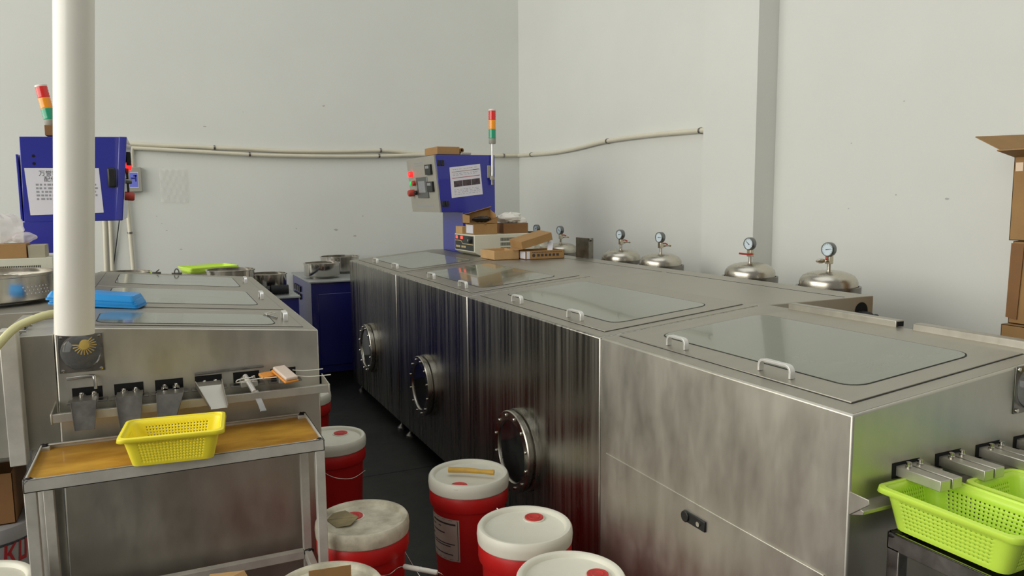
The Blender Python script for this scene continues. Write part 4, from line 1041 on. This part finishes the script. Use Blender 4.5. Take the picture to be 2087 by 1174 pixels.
lline(152, 230.5, .256, .0015); lline(152, 230.5, .100, .0015); wrap_patch(lb, cx, cy, rad(.1)+.0018, rad(.257)+.0018, .1, .257, math.radians(229.7), math.radians(230.5), 'ink', 'label_border', 2)
b1 = BO[0]; cx, cy = 1.02, 2.125
k = MB()
def b1p(deg, z): a = math.radians(deg); return V(cx+(rad(z)+.0015)*math.cos(a), cy+(rad(z)+.0015)*math.sin(a), z)
k.face([b1p(196, .17), b1p(203, .17), b1p(203, .255), b1p(199, .255)]); k.face([b1p(206, .17), b1p(213, .17), b1p(206.5, .255), b1p(203, .255)]); k.face([b1p(202, .195), b1p(207, .195), b1p(206, .207), b1p(202, .207)])
part_label(k.build('printed_letter', M['white_print'], b1), 'white printed letter on the red side')
tm = MB(); o_ = b1p(217, .226)
for i in range(20):
    a, a2 = 2*PI*i/20, 2*PI*(i+1)/20
    q = lambda an, r_: b1p(217+math.degrees(r_*math.cos(an)/.137), .226+r_*math.sin(an))
    tm.face([q(a, .0075), q(a2, .0075), q(a2, .0055), q(a, .0055)])
tm.face([b1p(215.8, .222), b1p(216.4, .222), b1p(216.4, .230), b1p(215.8, .230)]); tm.face([b1p(216.4, .2295), b1p(218, .2295), b1p(218, .226), b1p(216.4, .226)]); tm.face([b1p(217.2, .226), b1p(218.2, .222), b1p(218.6, .222), b1p(217.6, .226)])
tm.build('registered_mark', M['white_print'], b1)
# bail handles: small wire on the second bucket, white grip on the fourth
def bail(par, pts, grip=None):
    w_ = MB().tube(spline(pts, 6), .0018, 8).build('bail_wire', M['steel_pol'], par)
    if grip:
        a, b_ = V(*grip[0]), V(*grip[1]); part_label(MB().lathe([(.006, 0), (.0085, .004), (.0085, (b_-a).length*.5-.002), (.0095, (b_-a).length*.5), (.0085, (b_-a).length*.5+.002), (.0085, (b_-a).length-.004), (.006, (b_-a).length)], a, b_-a, 16).build('bail_grip', M['white_pl'], w_), 'white plastic grip')
bail(BO[1], [(1.082, 2.495, .300), (1.100, 2.478, .285), (1.125, 2.478, .266), (1.16, 2.50, .245)])
bail(BO[3], [(.500, 2.283, .31), (.535, 2.255, .28), (.600, 2.275, .252), (.665, 2.312, .250), (.755, 2.222, .250), (.775, 2.225, .215), (.780, 2.26, .15), (.75, 2.37, .15), (.700, 2.475, .26), (.695, 2.487, .312)], ((.665, 2.312, .250), (.752, 2.222, .250)))
bail(BO[4], [(.565, 3.222, .30), (.62, 3.20, .26), (.70, 3.205, .24), (.77, 3.25, .25)])
# things lying on the lids
tag(MB().tube([(.960, 2.678, .4085), (1.02, 2.640, .4095), (1.075, 2.596, .4085), (1.095, 2.580, .4085), (1.106, 2.572, .4085)], .010, 14, rad=[.011, .010, .0085, .0095, .0105]).build('yellow_stick', M['wood']), 'short yellow stick lying on the labelled bucket lid', 'stick')
k = MB(); zz = .3845*.395/.40+.0015
k.sheet([(.452, 2.478, zz), (.470, 2.405, zz), (.512, 2.392, zz+.006), (.548, 2.432, zz+.0105)], .001); k.sheet([(.452, 2.478, zz+.0012), (.548, 2.432, zz+.0115), (.520, 2.505, zz+.011), (.480, 2.512, zz+.006)], .001)
tag(k.build('paper_scrap', M['scrap']), 'stained brown paper scrap on the soiled bucket lid', 'scrap')
t = thing('cardboard_tray', 'small open cardboard tray of brass parts on the cream bucket lid', 'box', (.38, 1.99, .372))
k = MB(); za = .3845*.385/.40+.0005
base = [(.318, 2.045), (.432, 2.030), (.420, 1.940), (.306, 1.955)]
k.sheet([(x, y, za) for x, y in base], .002)
for i in range(4):
    a, b_ = base[i], base[(i+1) % 4]; hh = .062 if i == 0 else .035
    k.sheet([(a[0], a[1], za), (b_[0], b_[1], za), (b_[0], b_[1], za+hh), (a[0], a[1], za+hh)], .002)
k.build('tray', M['card'], t)
r4 = random.Random(8)
for i in range(24):
    x = .330+.080*((i % 6)/5); y = 1.958+.060*((i//6)/3)
    x += (y-1.958)*.10
    bpz = za+.004+(.012 if i % 2 else .0)
    o = MB().lathe([(.0045, 0), (.008, .001), (.008, .009), (.0045, .010), (.0045, 0)], (x+.004*r4.random(), y, bpz), (r4.random()-.5, r4.random()-.5, 1), 12, cap0=False, cap1=False).build('brass_fitting', M['brass'])
    tag(o, 'small brass ring in the cardboard tray on the cream bucket lid', 'fitting', 'brass rings in the cardboard tray')

# bottom-left bits
t = thing('pail', 'white lidded pail at the bottom left corner, in front of the table leg', 'bucket', (-.535, 2.44, 0))
MB().lathe([(.124, 0), (.128, .004), (.140, .285), (.1525, .300), (.1525, .340), (.149, .346), (.149, .360)], (-.535, 2.44, 0), n=48).build('pail', M['bucket_white'], t)
MB().lathe([(.150, .346), (.154, .350), (.156, .372), (.154, .392), (.149, .399), (.139, .3995), (.134, .396), (.130, .386), (.001, .3845)], (-.535, 2.44, 0), n=56, cap0=False, cap1=False).build('lid', M['lid_white'], t)
t = thing('pail', 'grey and white pail with red lettering behind the left table leg', 'bucket', (-.575, 2.90, 0))
kc = (-.575, 2.90)
MB().lathe([(.125, 0), (.128, .004), (.142, .372)], (kc[0], kc[1], 0), n=48).build('pail', M['bucket_grey'], t)
MB().lathe([(.1420, .372), (.153, .374), (.156, .400), (.154, .420), (.145, .423), (.001, .420)], (kc[0], kc[1], 0), n=48, cap0=False, cap1=False).build('lid', M['bucket_white'], t)
lb = wrap_patch(t, kc[0], kc[1], .1425, .1452, .225, .362, math.radians(200), math.radians(340), 'bucket_white', 'label_band', 24)
def kp(deg, z): a = math.radians(deg); r_ = .1425+.0027*(z-.225)/.137+.0012; return V(kc[0]+r_*math.cos(a), kc[1]+r_*math.sin(a), z)
k = MB()
k.face([kp(295.0, 0.2980), kp(298.5, 0.2980), kp(301.0, 0.3650), kp(297.5, 0.3650)])
k.face([kp(299.0, 0.3330), kp(308.0, 0.3650), kp(312.0, 0.3650), kp(302.0, 0.3270)]); k.face([kp(301.0, 0.3390), kp(306.0, 0.2980), kp(310.0, 0.2980), kp(304.0, 0.3410)])
k.face([kp(313.0, 0.2980), kp(316.0, 0.2980), kp(318.0, 0.3650), kp(315.0, 0.3650)]); k.face([kp(313.0, 0.2980), kp(322.0, 0.2980), kp(322.0, 0.3110), kp(313.0, 0.3110)]); k.face([kp(321.0, 0.2980), kp(324.0, 0.2980), kp(326.0, 0.3650), kp(323.0, 0.3650)])
k.build('red_lettering', M['red_print'], lb)
t = thing('cardboard_carton', 'dark open carton on the lettered pail at the left edge', 'carton', (-.62, 2.90, .424))
cartonbox(-.78, -.475, 2.80, 3.06, .4245, .592, t, M['card_dark'], top=False)
MB().sheet([(-.78, 3.06, .592), (-.475, 3.06, .592), (-.47, 3.13, .630), (-.78, 3.13, .630)], .003).build('flap', M['card_dark'], t)
tag(MB().cyl((-.80, 2.93, .614), (-.470, 2.93, .614), .022, 18).build('white_tube', M['white_pl']), 'white tube lying across the dark carton at the left edge', 'tube')
# carton at the bottom edge, below the table
t = thing('cardboard_carton', 'open pale carton on the floor at the bottom edge, before the slim table', 'carton', (.13, 2.15, 0))
cartonbox(.06, .185, 2.10, 2.29, 0, .318, t, M['card_pale'], top=False)
MB().sheet([(.06, 2.29, .318), (.185, 2.29, .318), (.170, 2.30, .350), (.075, 2.33, .345)], .003).build('flap', M['card_pale'], t)

# cables in the end plate of the right deck
t = thing('cable_bundle', 'black cables leaving a round hole in the deck end plate', 'cables', (2.475, 2.09, .98))
MB().lathe([(.034, 0), (.034, -.0015), (.001, -.0015)], (2.475, 2.0945, 1.000), (0, 1, 0), 26, cap0=False, cap1=False).build('grommet', M['hole'], t)
for i in range(4):
    k = MB(); k.tube(spline([(2.462+.009*i, 2.093, .995-.004*(i % 2)), (2.466+.010*i, 2.06, .985), (2.485+.011*i, 2.04, .93), (2.50+.011*i, 2.04, .50), (2.50+.011*i, 2.03, .0068)]), .0065, 10); k.build('cable', M['black_rubber'], t)
